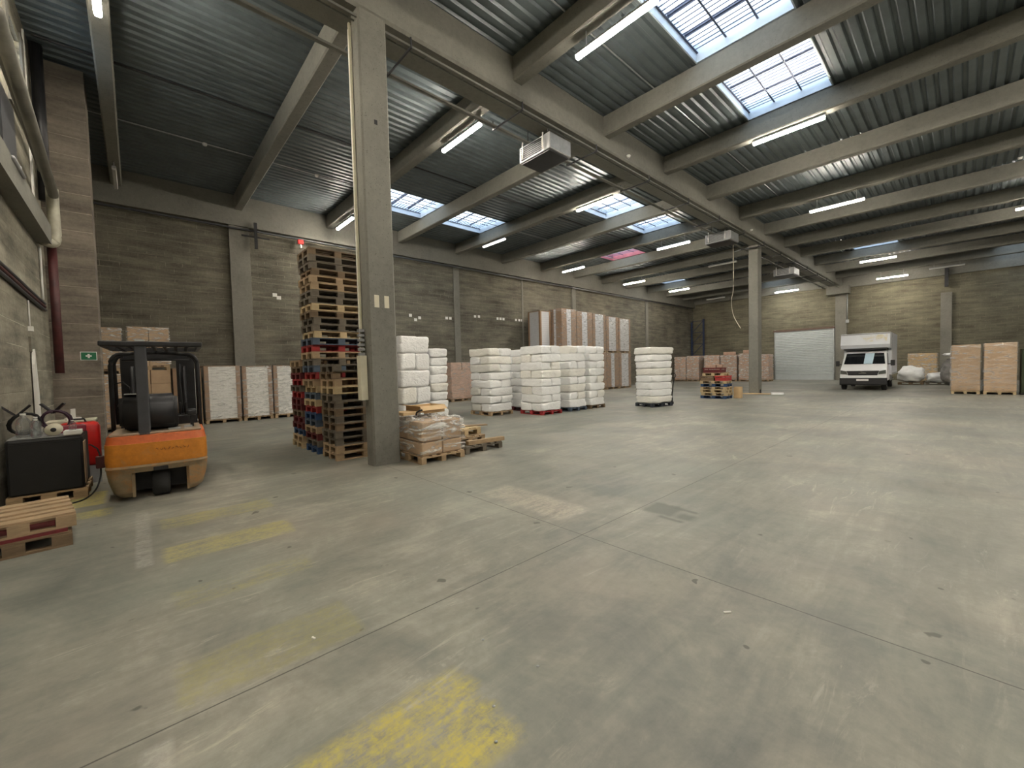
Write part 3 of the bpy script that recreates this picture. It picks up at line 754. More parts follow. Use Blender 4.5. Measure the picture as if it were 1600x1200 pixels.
# big brown loads on the right
RB = [(-.40, .50, 28.3, 29.3, 2.27, 'front left tall brown wrapped load on the right side'), (.60, 1.55, 28.25, 29.3, 2.30, 'front right tall brown wrapped load beside the dark cabinet'),
      (-.42, .48, 29.5, 30.5, 2.25, 'second tall brown load behind the front left one'), (-.45, .45, 30.7, 31.7, 2.2, 'third tall brown load behind the front left one'), (-.48, .42, 31.9, 32.9, 2.2, 'rearmost tall brown load of the row on the right'),
      (.62, 1.55, 29.5, 30.5, 2.25, 'tall brown load behind the front right one')]
for a, b_, c, d_, h, lb in RB:
    carton_load(a, b_, c, d_, h, lb, mat=M_card, nx=1, ny=1, nz_=1, filmM=M_film, group='tall brown loads on the right', pal='light')
t = thing('steel_cabinet', 'dark green cabinet at the right edge beside the brown loads', 'cabinet', (1.80, 28.75, 0))
M_dgreen = simple('dark_green_paint', (.03, .045, .015), .5)
MB().box(-.12, -.4, .08, .12, .4, 2.0).build('body', M_dgreen, t); MB().box(-.13, -.41, 0, .13, .41, .08).build('plinth', M_dark, t); MB().box(-.10, -.42, .15, .10, -.4, 1.95).build('door', M_dgreen, t)
pallet((2.6, 27.6, 0), 0, 'pallet under the white bale at the right edge', None, 'natural')
for i in range(5):
    o = bpy.data.objects.new('plastic_bale', bale(1.1, .8, .42, i % 3)); COL.objects.link(o); o.location = (2.56, 27.6, PH+.21+i*.42)
    tag(o, 'white bale at the right edge of the photo, %s of its stack' % nth(i, 5), 'bale', 'white bales at the right edge')

# wrapped carton load by the column (foreground)
pallet((-7.13+.0, 4.22, 0), 0, 'bare wood pallet under the film-wrapped cartons by the front column', None, 'natural', 1.1, .95)
t = thing('wrapped_carton_load', 'low film-wrapped brown carton load beside the front column', 'carton load', (-7.13, 4.22, PH))
mb = MB()
for k, (a, b_) in enumerate(((1, 2), (2, 2))):
    hh = (.24, .37)[k]; z0 = (.0, .25)[k]
    for i in range(a):
        for j in range(b_):
            mb.box(-.52+1.04*i/a+.006, -.44+.88*j/b_+.006, z0, -.52+1.04*(i+1)/a-.006, -.44+.88*(j+1)/b_-.006, z0+hh, bevel=.025)
mb.build('cartons', M_card, t)
film_shell('stretch_film', 1.06, .90, .003, .64, t, M_film2, 3.3, .03)
# crumpled bunch of film on top
bm = bmesh.new(); bmesh.ops.create_grid(bm, x_segments=36, y_segments=30, size=1)
for v in bm.verts:
    x, y, _ = v.co; q = Vector((x*2.4, y*2.4, 1.7))
    ridge = 1-abs(noise.noise(q*1.3))*2.4
    rr = max(abs(x), abs(y))
    drop = max(0, rr-.86)*1.3
    v.co = Vector((x*.57, y*.50, .640+max(0, ridge)*.045+.03*noise.noise(q*3)-drop*1.4))
me = bpy.data.meshes.new('film_top'); bm.to_mesh(me); bm.free(); me.materials.append(film('crumpled_film', .75, 1, (.88, .88, .86)))
for p in me.polygons: p.use_smooth = True
o = bpy.data.objects.new('film_top', me); COL.objects.link(o); o.parent = t
ob = thing('open_carton', 'open light brown carton on the wrapped load by the front column', 'box', (-7.42, 4.35, PH+.708), .12)
w = .012; sx, sy, sz = .46, .62, .15
MB().box(-sx/2, -sy/2, 0, sx/2, sy/2, w).box(-sx/2, -sy/2, w, -sx/2+w, sy/2, sz).box(sx/2-w, -sy/2, w, sx/2, sy/2, sz).box(-sx/2+w, -sy/2, w, sx/2-w, -sy/2+w, sz).box(-sx/2+w, sy/2-w, w, sx/2-w, sy/2, sz).build('body', M_card_l, ob)
MB().prism([(sx/2-w, sz), (sx/2, sz), (sx/2+.09, sz-.08), (sx/2+.08, sz-.085)], -sy/2, sy/2, 'y').build('flap', M_card_l, ob)
MB().prism([(-sy/2, sz), (-sy/2+w, sz), (-sy/2-.09, sz+.03), (-sy/2-.10, sz+.025)], -sx/2, sx/2, 'x').build('flap', M_card_l, ob)
j = MB().box(-.2, -.16, 0, .2, .16, .06, bevel=.01).build('flat_carton', M_card_l); tag(j, 'flat carton on the wrapped load, tucked against the front column', 'box', None, (-7.33, 3.86, PH+.71))
dsp = thing('tape_dispenser', 'small black and silver tape dispenser on the wrapped carton load', 'tool', (-7.0, 3.97, PH+.71), .6)
MB().tube([(-.07, 0, .0), (-.06, 0, .05), (0, 0, .085), (.06, 0, .10)], .018, 8).build('handle', M_dark, dsp, True)
MB().lathe([(.028, 0), (.055, 0), (.055, .045), (.028, .045)], 18, (.03, .0, 0)).build('tape_roll', M_galv, dsp, True)

# ------------------------------------------------------------------ pallet truck under the lone white stack
pt = thing('pallet_truck', 'black hand pallet truck under the lone white stack', 'pallet truck', (-8.55, 16.65, 0), -.24)
MB().tube([(.22, .05, .1), (.30, .12, 1.0), (.30, .12, 1.15)], .022, 8).build('tiller', M_dark, pt, True)
MB().tube([(.30+.11*math.cos(a), .12, 1.24+.10*math.sin(a)) for a in [2*PI*i/16 for i in range(17)]], .014, 6, False).build('handle', M_dark, pt, True)
MB().box(-.15, -.08, .08, .30, .08, .32, bevel=.02).build('pump_housing', M_dark, pt)
for y in (-.06, .06): MB().loft([[(.24+.09*math.cos(2*PI*k/16), yy, .09+.09*math.sin(2*PI*k/16)) for k in range(16)] for yy in (y-.025, y+.025)]).build('wheel', M_rubber, pt, True)

# small heap of cardboard round the distant column foot
o = MB().box(-.75, -.35, 0, .75, .35, .02).box(-.2, -.5, .02, .6, .1, .035).build('cardboard_sheets', M_card_l); tag(o, 'flattened cardboard sheets at the foot of the distant column', 'cardboard', None, (-7.65, 24.75, 0), .15)
o = MB().box(-.28, -.25, 0, .28, .25, .10, bevel=.02).build('plastic_bag', M_bale); tag(o, 'small white plastic scrap right of the distant column foot', 'bag', None, (-6.5, 24.5, 0), .3)
o = MB().box(-.28, -.02, 0, .28, .02, .2).build('column_guard', M_dark); tag(o, 'dark guard plate at the foot of the distant column', 'guard', None, (-7.75, 25.19, .02))
# faint bag heap between truck and the brown loads
def lump(name, label, cat, loc, s, mat, seed, p=2.6, amp=.25):
    bm = bmesh.new(); bmesh.ops.create_icosphere(bm, subdivisions=4, radius=1)
    for v in bm.verts:
        n = v.co.normalized(); q = n*1.8+Vector((seed, seed*2, 0))
        k = 1/((abs(n.x)**p+abs(n.y)**p+abs(n.z)**p)**(1/p)); k *= 1+noise.noise(q)*amp+noise.noise(q*3)*amp*.4
        v.co = Vector((n.x*k*s[0], n.y*k*s[1], max(-s[2]*.98, n.z*k*s[2])))
    z0 = min(v.co.z for v in bm.verts)
    for v in bm.verts: v.co.z -= z0
    me = bpy.data.meshes.new(name); bm.to_mesh(me); bm.free(); me.materials.append(mat)
    for p_ in me.polygons: p_.use_smooth = True
    o = bpy.data.objects.new(name, me); COL.objects.link(o); o.location = loc
    return tag(o, label, cat)
M_bagd = simple('grey_plastic_film', (.22, .21, .20), .25, 0, .5, 3, .4)
pallet((-2.35, 37.6, 0), 0, 'pallet under the white film bag right behind the truck', None, 'brown')
lump('film_bag', 'crumpled white film bag just right of the truck', 'bag', (-2.35, 37.6, PH), (.62, .5, .52), M_bale, 2)
carton_load(-2.7, -1.25, 40.6, 41.8, 2.05, 'wide brown carton load behind the white film bags', mat=M_card_l, nx=1, ny=1, nz_=1, pal='brown', filmM=M_film2)
pallet((-1.05, 37.7, 0), 0, 'dark pallet under the flat pile of white film', None, 'grey', 1.2, .8)
lump('film_bag', 'flat pile of white film on a dark pallet between truck and brown loads', 'bag', (-1.05, 37.7, PH), (.60, .45, .32), M_bale, 5)
lump('film_bag', 'tall shiny grey film bundle beside the rear of the brown loads', 'bag', (-.2, 36.6, 0), (.75, .5, .85), M_bagd, 8)
lump('film_bag', 'white film draped over the shiny grey bundle', 'bag', (-.3, 36.5, 1.78), (.55, .35, .10), M_bale, 11)

def worn(name, col, dirt, lo, hi, amt=.8):
    M, N, L, B = newmat(name); v = mapping(N, L, 'Object')
    n = nz(N, L, v, 3.5, 9, .75, .5); n2 = nz(N, L, v, 12, 6, .7)
    c = ramp(N, L, n2, [(.3, tuple(c*.8 for c in col)), (.7, tuple(min(1, c*1.12) for c in col))])
    c = mixc(N, L, ramp(N, L, n, [(lo, (0, 0, 0)), (hi, (amt,)*3)]), c, dirt)
    L.new(c, B.inputs['Base Color']); B.inputs['Roughness'].default_value = .5
    bump(N, L, n2, B, .15, .01); return M

# ------------------------------------------------------------------ delivery truck
TW = thing('delivery_truck', 'white box truck parked facing the camera near the far wall', 'truck', (-3.83, 30.05, 0), .03)
M_tw = simple('white_truck_paint', (.86, .87, .88), .28, 0, .03, 2)
M_twbox = simple('white_box_body_panel', (.74, .77, .82), .35, 0, .05, 1.5)
M_glass = simple('dark_windscreen_glass', (.012, .014, .016), .04, 0, .1, 2)
M_blackpl = simple('black_bumper_plastic', (.015, .015, .016), .6)
M_lens = simple('headlight_lens', (.16, .17, .16), .12, .5)
M_chrome = simple('chrome_emblem', (.7, .7, .7), .15, 1, .03)
M_plate = simple('white_number_plate', (.72, .72, .70), .4)
def taper(bm, z0, k):
    for v in bm.verts: v.co.x *= 1-k*max(0, v.co.z-z0)
mb = MB(); mb.prism([(.10, .50), (.02, .62), (.02, .98), (.10, 1.12), (.58, 1.36), (.66, 1.42), (1.20, 2.12), (1.38, 2.22), (2.15, 2.26), (2.15, .50)], -1.0, 1.0, 'x')
bmesh.ops.bevel(mb.bm, geom=mb.bm.edges[:], offset=.03, segments=2, affect='EDGES'); taper(mb.bm, 1.2, .085)
auto_smooth(mb.build('cab', M_tw, TW))
mb = MB(); mb.loft([[(s*w, y+o, z) for (s, w, y, z) in ((-1, .90, .70, 1.455), (1, .90, .70, 1.455), (1, .82, 1.165, 2.065), (-1, .82, 1.165, 2.065))] for o in (-.035, .02)])
ws = mb.build('windscreen', M_glass, TW)
MB().loft([[(x, y+o, z) for (x, y, z) in ((-.02, .665, 1.46), (.36, .665, 1.46), (.42, 1.13, 2.06), (.02, 1.13, 2.06))] for o in (-.012, -.004)]).build('sheet', simple('pale_blue_reflection', (.55, .72, .84), .3, 0, .04), ws)  # pale blue quad standing in for a daylight reflection on the windscreen
for s in (-1, 1):
    MB().loft([[(s*x+s*o, y, z) for (x, y, z) in ((.99, .95, 1.40), (.985, 1.95, 1.40), (.93, 1.95, 2.05), (.93, 1.32, 2.05))] for o in (-.03, .012)]).build('side_window', M_glass, TW)
MB().prism([(.0, .28), (-.04, .34), (-.04, .60), (.03, .68), (.3, .68), (.3, .28)], -1.01, 1.01, 'x').build('lower_bumper', M_blackpl, TW)
MB().prism([(-.03, .68), (-.03, .80), (.02, .84), (.2, .84), (.2, .68)], -.99, .99, 'x').build('upper_bumper', M_tw, TW)
MB().loft([[(s*w, y, z) for (s, w, z) in ((-1, .62, .83), (1, .62, .83), (1, .70, 1.08), (-1, .70, 1.08))] for y in (-.02, .06)]).build('grille', M_blackpl, TW)
for s in (-1, 1):
    MB().loft([[(s*x, y, z) for (x, z) in ((.66, .88), (.98, .92), (.97, 1.12), (.70, 1.06))] for y in (-.035, .08)]).build('headlight', M_lens, TW)
g = MB().box(-.16, -.045, .93, .16, -.02, .955); g.loft([[(x, y, z) for (x, z) in ((-.12, 1.05), (.12, .97), (.16, .95), (-.03, .99))] for y in (-.045, -.02)]); g.build('emblem', M_chrome, TW)
MB().box(-.26, -.055, .52, .26, -.04, .63).build('number_plate', M_plate, TW)
for s in (-1, 1):
    mr = MB().tube([(s*.98, .9, 1.42), (s*1.12, .80, 1.46), (s*1.20, .78, 1.46)], .022, 8).build('mirror_arm', M_blackpl, TW, True)
    MB().box(s*1.20-.09, .74, 1.34, s*1.20+.09, .84, 1.66, bevel=.03).build('mirror_head', M_blackpl, mr)
    for y, nm in ((.62, 'front_wheel'), (4.3, 'rear_wheel')):
        wl = MB().loft([[(xx, y+rr*math.cos(2*PI*k/22), .34+rr*math.sin(2*PI*k/22)) for k in range(22)] for xx, rr in ((s*.98, .30), (s*.96, .34), (s*.78, .34), (s*.76, .30))]).build(nm, M_rubber, TW, True)
        MB().loft([[(xx, y+rr*math.cos(2*PI*k/18), .34+rr*math.sin(2*PI*k/18)) for k in range(18)] for xx, rr in ((s*.985, .15), (s*.97, .20), (s*.9, .20))]).build('hub', M_grey, wl)
MB().box(-.5, .9, .30, .5, 6.2, .62).box(-.75, 1.4, .62, .75, 6.2, .80).build('chassis', M_blackpl, TW)
mb = MB(); mb.prism([(.95, 2.36), (.80, 2.55), (1.02, 3.16), (1.15, 3.22), (6.4, 3.26), (6.4, .80), (2.22, .80), (2.22, 2.30)], -1.08, 1.08, 'x')
bb_ = mb.build('box_body', M_twbox, TW)
MB().loft([[(x, y+o, z) for (x, y, z) in ((.10, .86, 2.72), (.95, .86, 2.72), (.97, 1.0, 3.10), (-.25, 1.0, 3.10))] for o in (-.016, -.008)]).build('tan_decal', worn('faded_tan_decal', (.72, .66, .48), (.74, .76, .80), .42, .56, 1), bb_)
mb = MB()
for x in (-1.085, 1.085):
    for (a, c, b2, d2) in ((2.22, .80, 2.28, 3.24), (6.32, .8, 6.4, 3.26)): mb.box(x-.01, a, c, x+.01, b2, d2)
    mb.box(x-.01, 2.28, .8, x+.01, 6.32, .90)
mb.box(-1.09, .98, 3.14, 1.09, 1.06, 3.20); mb.build('box_trim', M_grey, TW)
MB().box(-.95, .98, 2.26, .95, 2.2, 2.36).build('luton_gap', M_blackpl, TW)
MB().box(-1.0, 4.9, .45, 1.0, 5.0, .5).box(-1.0, 2.6, .45, -.97, 3.8, .75).box(.97, 2.6, .45, 1.0, 3.8, .75).build('side_guard', M_grey, TW)

# ------------------------------------------------------------------ forklift
FK = thing('forklift', 'orange electric forklift seen from behind with black overhead guard', 'forklift', (-7.66, .19, 0), -.06)
M_org = worn('worn_orange_paint', (.55, .20, .02), (.33, .22, .11), .52, .70, .6)
M_org2 = worn('orange_red_paint_band', (.56, .125, .03), (.40, .17, .07), .55, .75, .6)
M_skirt = worn('scraped_dirty_skirt', (.235, .175, .10), (.40, .17, .04), .50, .62, .6)
M_plateT = worn('dusty_tan_plate', (.33, .25, .17), (.18, .15, .11), .5, .7, .7)
def plan(hw, x_rear, x_front, z, r=.14, bow=.05):
    """closed plan loop of the rear body: rounded rear corners"""
    pts = [(x_front, -hw, z)]
    for i in range(7):
        a = -PI/2+i*PI/12; pts.append((x_rear-r+r*math.cos(a), -hw+r+r*math.sin(a), z))
    for i in range(1, 6):
        y = -hw+r+(2*hw-2*r)*i/6; pts.append((x_rear+bow*(1-(y/hw)**2)*.6, y, z))
    for i in range(7):
        a = i*PI/12; pts.append((x_rear-r+r*math.cos(a), hw-r+r*math.sin(a), z))
    pts.append((x_front, hw, z)); return pts
mb = MB(); mb.loft([plan(.555, .0, -1.0, .50), plan(.56, .015, -1.0, .56), plan(.555, .015, -1.0, .80)])
auto_smooth(mb.build('counterweight', M_org, FK))
mb = MB(); mb.loft([plan(.55, -.005, -1.0, .80, .14), plan(.535, -.03, -1.0, .90, .13), plan(.53, -.045, -1.0, .905, .12)])
auto_smooth(mb.build('top_band', M_org2, FK))
mb = MB(); mb.loft([plan(.555, .03, -1.0, .455, .13), plan(.56, .035, -1.0, .475, .13), plan(.555, .0, -1.0, .50, .13)]); auto_smooth(mb.build('rib', M_skirt, FK))
# skirt with the steer-wheel arch cut out
mb = MB()
def skirt(y0, y1):
    for z0, z1, k0, k1 in ((.06, .12, .80, .90), (.12, .30, .90, .98), (.30, .40, .98, 1.0)):
        A = [(p[0]-(1-k0)*.35, p[1]*k0, z0) for p in plan(.55, 0, -.9, z0)]; Bq = [(p[0]-(1-k1)*.35, p[1]*k1, z1) for p in plan(.55, 0, -.9, z1)]
        def clip(P):
            return [(p[0], min(max(p[1], y0), y1), p[2]) for p in P]
        mb.loft([clip(A), clip(Bq)])
skirt(-.6, -.29); skirt(.33, .6)
P4 = plan(.55, 0, -.9, .40)
mb.loft([P4, plan(.555, .01, -.9, .455)])
auto_smooth(mb.build('skirt', M_skirt, FK), 40)
MB().box(-.03, -.06, .40, .06, .10, .47, bevel=.01).build('tow_coupling', M_dark, FK)
for a, b2 in ((-.29, -.26), (.30, .33)):
    MB().box(-.12, a, .06, -.02, b2, .40).build('arch_lip', M_skirt, FK)
MB().box(-.75, -.5, .08, -.35, .5, .42).build('axle_housing', M_dark, FK)
MB().loft([[(-.22+rr*math.cos(2*PI*k/24), yy, .20+rr*math.sin(2*PI*k/24)) for k in range(24)] for yy, rr in ((-.09, .17), (-.07, .20), (.09, .20), (.11, .17))]).build('steer_wheel', M_rubber, FK, True)
mb = MB(); mb.box(-.98, -.50, .905, -.06, .50, .935, bevel=.01); mb.build('top_plate', M_plateT, FK)
MB().box(-.44, .30, .935, -.30, .40, .96).box(-.30, .12, .935, -.20, .26, .955).build('lid', M_grey, FK)
lt = []
for i in range(60):
    y = -.02+.42*i/59; lt.append((.015+.03*(1-(y/.555)**2)+.004, y, .695+.012*math.sin(i*1.25)+.010*math.sin(i*.61+1)))
ml = MB()
for a in range(0, 54, 6): ml.tube(lt[a:a+4+(a//6) % 2], .0035, 5)
ml.build('faded_lettering', simple('faded_brown_print', (.16, .06, .015), .6), FK)
# chassis towards the mast and drive wheels
MB().box(-1.95, -.50, .18, -1.0, .50, .62, bevel=.03).build('chassis', M_org, FK)
MB().box(-1.95, -.50, .62, -1.55, .50, 1.05, bevel=.03).build('dashboard', M_dark, FK)
for s in (-1, 1):
    w1 = MB().loft([[(-1.75+rr*math.cos(2*PI*k/24), yy, .25+rr*math.sin(2*PI*k/24)) for k in range(24)] for yy, rr in ((s*.40, .22), (s*.42, .25), (s*.56, .25), (s*.58, .22))]).build('drive_wheel', M_rubber, FK, True)
# seat
st = MB(); st.box(-.95, -.36, .935, -.42, .24, 1.10, bevel=.05); st.build('seat_cushion', M_dark, FK, True)
st = MB(); st.prism([(-.42, 1.0), (-.18, .98), (-.20, 1.36), (-.30, 1.47), (-.42, 1.46)], -.30, .34, 'y'); bmesh.ops.translate(st.bm, verts=st.bm.verts[:], vec=(0, -.10, 0)); bmesh.ops.bevel(st.bm, geom=st.bm.edges[:], offset=.05, segments=3, affect='EDGES'); st.build('seat_backrest', M_dark, FK, True)
MB().box(-.36, -.34, 1.465, -.27, -.14, 1.48).build('backrest_trim', M_grey, FK)
MB().box(-.60, .34, 1.12, -.30, .46, 1.20, bevel=.02).box(-.5, .38, .93, -.42, .42, 1.12).build('armrest', M_dark, FK)
# overhead guard: rear post, bent side hoops, roof
MB().box(-.17, -.20, .90, -.06, -.07, 2.16, bevel=.012).build('rear_post', M_darkgrey, FK)
for y in (-.53, .52):
    s = -1 if y < 0 else 1
    pts = [(-1.0, y, .80), (-1.0, y, 1.9)]+[(-1.0, y-s*.12*(1-math.cos(a)), 1.9+.17*math.sin(a)) for a in [PI/2*i/5 for i in range(1, 6)]]+[(-1.0, 0, 2.10)]
    MB().tube(pts, .028, 10).build('side_hoop', M_dark, FK, True)
    pts = [(-1.62, y, .95), (-1.50, y, 1.9)]+[(-1.49, y-s*.12*(1-math.cos(a)), 1.9+.17*math.sin(a)) for a in [PI/2*i/5 for i in range(1, 6)]]
    MB().tube(pts, .026, 10).build('front_hoop', M_dark, FK, True)
mb = MB(); mb.box(-.24, -.55, 2.14, -.04, .56, 2.21, bevel=.015); mb.box(-1.60, -.55, 2.14, -1.50, .56, 2.20)
for y in (-.55, .51): mb.box(-1.50, y, 2.14, -.24, y+.05, 2.21)
for i in range(7): mb.box(-1.50, -.42+i*.13, 2.15, -.24, -.38+i*.13, 2.19)
mb.build('guard_roof', M_dark, FK)
MB().tube([(-1.0, -.40, 1.98), (-1.0, .42, 1.98)], .016, 8).build('cross_bar', M_dark, FK, True)
MB().box(-.13, -.185, 2.21, -.045, -.085, 2.235).build('post_cap', M_galv, FK)
# mast
for y0, y1, nm in ((-.50, -.24, 'mast_upright'), (.24, .50, 'mast_upright')):
    mb = MB(); mb.box(-2.12, y0, .10, -2.0, y0+.05, 2.12); mb.box(-2.12, y1-.05, .10, -2.0, y1, 2.12); mb.box(-2.15, y0+.05, .10, -2.10, y1-.05, 2.12); mb.box(-2.09, y0+.05, .15, -1.985, y1-.05, 2.05)
    mb.build(nm, M_dark, FK)
MB().box(-2.16, -.24, .35, -2.02, .24, .45).box(-2.16, -.24, 2.02, -2.04, .24, 2.12).build('mast_crossbeam', M_dark, FK)
for y in (-.35, .35): MB().tube([(-1.97, y, .2), (-1.97, y, 1.9)], .028, 10)  .build('lift_cylinder', M_dark, FK, True)
for y in (-.28, .16):
    MB().prism([(-2.17, .08), (-3.2, .08), (-3.2, .10), (-2.25, .13), (-2.22, .60), (-2.17, .60)], y, y+.12, 'y').build('fork', M_dark, FK)
# steering wheel, levers, hoses
sw = MB().tube([(-1.42+.17*math.cos(a)*.6, -.34+.17*math.sin(a), 1.22+.17*math.cos(a)*.7) for a in [2*PI*i/20 for i in range(21)]], .013, 6, False).build('steering_wheel', M_dark, FK, True)
MB().tube([(-1.60, -.34, 1.0), (-1.42, -.34, 1.22)], .02, 8).build('steering_column', M_dark, sw, True)
for i in range(3): MB().tube([(-1.55, .20+i*.07, 1.05), (-1.42, .20+i*.07, 1.26)], [.008, .016], 6).build('lever', M_dark, FK, True)
MB().tube([(-1.02, -.50, 1.62), (-1.0, -.40, 1.64), (-1.0, -.33, 1.56), (-1.0, -.32, 1.36), (-1.0, -.36, 1.28), (-1.02, -.49, 1.26)], .012, 6).build('grab_handle', M_dark, FK, True)
MB().tube([(-2.0, .30, 1.95), (-1.9, .28, 1.6), (-1.88, .3, 1.2), (-1.8, .3, .9)], .012, 6).build('hose', M_dark, FK, True)

# ------------------------------------------------------------------ charger corner by the near wall
pallet((-8.98, -.96, 0), HX, 'wooden pallet under the black charger box by the near wall', None, 'natural', .76, .95)
CB = thing('charger_box', 'large matt black charger box on a pallet by the near wall', 'charger', (-8.98, -.965, PH))
M_blk = simple('matt_black_panel', (.012, .012, .013), .55, .1, .2, 4)
mb = MB(); mb.box(-.44, -.36, 0, .44, .36, .76, bevel=.035); mb.build('body', M_blk, CB)
MB().box(.44, -.33, .03, .452, .33, .70).build('front_panel', M_blk, CB)
MB().box(-.42, -.34, .76, .42, .34, .775).build('top_tray', M_grey, CB)
MB().box(.10, .36, .06, .40, .368, .66).build('side_sheet', M_card, CB)
zt = PH+.775
M_pet = bpy.data.materials.new('clear_plastic_bottle'); M_pet.use_nodes = True
B_ = M_pet.node_tree.nodes['Principled BSDF']; B_.inputs['Base Color'].default_value = (.75, .82, .85, 1); B_.inputs['Roughness'].default_value = .12; B_.inputs['Transmission Weight'].default_value = .9; B_.inputs['Alpha'].default_value = .45
nn_ = nz(M_pet.node_tree.nodes, M_pet.node_tree.links, mapping(M_pet.node_tree.nodes, M_pet.node_tree.links), 9, 3); bump(M_pet.node_tree.nodes, M_pet.node_tree.links, nn_, B_, .4, .02)
def bottle(x, y, z, h, r, lab):
    t = thing('water_bottle', lab, 'bottle', (x, y, z), 0, 'bottles on the charger box')
    MB().lathe([(r*.85, 0), (r, .02), (r, h*.3), (r*.92, h*.34), (r, h*.38), (r, h*.62), (r*.8, h*.74), (r*.33, h*.88), (r*.33, h*.93)], 18).build('body', M_pet, t, True)
    MB().lathe([(r*.38, h*.92), (r*.38, h), (r*.3, h)], 12).build('cap', M_white, t, True)
bottle(-8.72, -1.17, zt, .33, .075, 'tallest clear water bottle on the black charger box')
bottle(-8.84, -1.075, zt, .27, .06, 'shorter clear bottle right of the tallest one on the charger box')
bottle(-8.60, -1.045, zt, .25, .05, 'clear bottle at the front edge of the charger box')
bottle(-8.62, -.70, zt+.06, .14, .04, 'small clear bottle on the white pack at the right of the charger box')
j = MB().box(-.12, -.09, 0, .12, .09, .06, bevel=.01).build('paper_pack', M_white); tag(j, 'white pack on the right corner of the charger box', 'pack', None, (-8.64, -.70, zt), 0)
pr_ = thing('tape_roll', 'white paper roll with dark core on the charger box', 'roll', (-8.66, -.885, zt+.04), 0)
MB().loft([[(x, .085*math.cos(2*PI*k/20), .03+.085*math.sin(2*PI*k/20)) for k in range(20)] for x in (-.06, .06)]).build('roll', M_cream, pr_, True)
MB().loft([[(x, .03*math.cos(2*PI*k/14), .03+.03*math.sin(2*PI*k/14)) for k in range(14)] for x in (.055, .066)]).build('core', M_dark, pr_, True)
pr_.location.z = zt+.055
# black cable coils and clamps
def coil(x, y, z, r, lab, mat, tilt=0, n=3, name='cable_coil'):
    pts = []
    for i in range(n*16+1):
        a = 2*PI*i/16; rr = r*(1+.06*math.sin(a*1.7))
        pts.append((math.cos(a)*rr*.5+i*.0015, math.cos(a)*rr*.0+math.sin(a)*rr, math.cos(a)*rr))
    mi = min(p[2] for p in pts); pts = [(p[0], p[1], p[2]-mi+.012) for p in pts]
    o = MB().tube(pts, .014, 6).build(name, mat, None, True)
    return tag(o, lab, 'cable', None, (x, y, z), tilt)
coil(-9.02, -1.20, zt, .15, 'thick black cable coil left behind the bottles', M_rubber, .3)
M_purp = simple('dark_purple_black_rubber', (.05, .025, .045), .5, 0, .3)
coil(-9.27, -.90, zt, .15, 'dark cable coil behind the red canister', M_purp, -.2, 4)
for (x, y, lab, a) in ((-9.1, -1.28, 'left black battery clamp on the charger cables', .3), (-9.35, -.95, 'right black battery clamp above the dark cable coil', -.4)):
    cl = thing('battery_clamp', lab, 'clamp', (x, y, zt+.28), a)
    for s in (-1, 1):
        MB().prism([(-.03, -.012), (.03, -.012), (.02, .012), (-.02, .012)], 0, .2, 'z').build('jaw', M_blk, cl)
        k = children
        ch = [c for c in COL.objects if c.parent == cl][-1]; ch.rotation_euler = (s*.75, 0, 0)
j = MB().box(-.13, -.2, 0, .13, .2, .1, bevel=.01).build('tool_case', simple('dark_magenta_case', (.25, .03, .05), .4)); tag(j, 'dark red tool case lying behind the bottles', 'case', None, (-9.02, -.80, zt), .15)
# grey cabinet + red drum behind
gc = thing('grey_cabinet', 'small grey metal cabinet behind the red canister', 'cabinet', (-10.6, -.86, 0))
MB().box(-.25, -.26, 0, .25, .26, .95, bevel=.015).build('body', M_grey, gc); MB().box(-.29, -.30, .95, .29, .30, .99).build('top', M_cream, gc); MB().box(.25, -.22, .1, .262, .22, .85).build('door', M_grey, gc)
j = MB().box(-.07, -.09, 0, .07, .09, .05).box(-.02, -.03, .05, .02, .03, .20).build('spray_head', M_white); tag(j, 'white nozzle standing on the grey cabinet', 'nozzle', None, (-10.5, -.84, .99), .3)
rd = thing('red_canister', 'bright red plastic canister standing behind the charger box', 'canister', (-9.78, -.72, .0), .10)
M_red = simple('bright_red_plastic', (.62, .022, .018), .3, 0, .1)
mb = MB(); mb.box(-.16, -.24, .28, .16, .24, 1.0, bevel=.07); mb.build('body', M_red, rd, True)
MB().tube([(0, -.08, .99), (0, -.06, 1.05), (0, .06, 1.05), (0, .08, .99)], .015, 8).build('handle', M_dark, rd, True)
MB().box(-.17, -.22, 0, .17, .22, .28).build('stand', M_grey, rd)
j = thing('charging_plug', 'dark charging plug hanging between the charger and the forklift', 'plug', (-8.75, -.47, .42))
MB().box(-.05, -.05, -.02, .05, .05, .16, bevel=.015).build('plug_body', M_redpipe, j); MB().tube([(0, 0, .16), (-.1, -.03, .26), (-.3, -.1, .30), (-.38, -.13, .3)], .01, 6).build('short_lead', M_rubber, j, True)
j.location = (-8.62, -.44, .40)
pts = [(-8.62, -.44, .38), (-8.58, -.45, .25), (-8.45, -.50, .10), (-8.3, -.62, .014), (-8.15, -.85, .014), (-8.2, -1.15, .014), (-8.4, -1.30, .014)]
c_ = bpy.data.curves.new('c', 'CURVE'); 
def spline(pts, sub=6):
    out = []; P = [Vector(p) for p in pts]
    for i in range(len(P)-1):
        p0, p1, p2, p3 = P[max(i-1, 0)], P[i], P[i+1], P[min(i+2, len(P)-1)]
        for k in range(sub):
            t = k/sub; out.append(.5*((2*p1)+(-p0+p2)*t+(2*p0-5*p1+4*p2-p3)*t*t+(-p0+3*p1-3*p2+p3)*t**3))
    return out+[P[-1]]
bpy.data.curves.remove(c_)
j = MB().tube(spline(pts), .011, 6).build('power_cable', M_rubber, None, True); tag(j, 'black power cable lying on the floor around the charger pallet', 'cable')

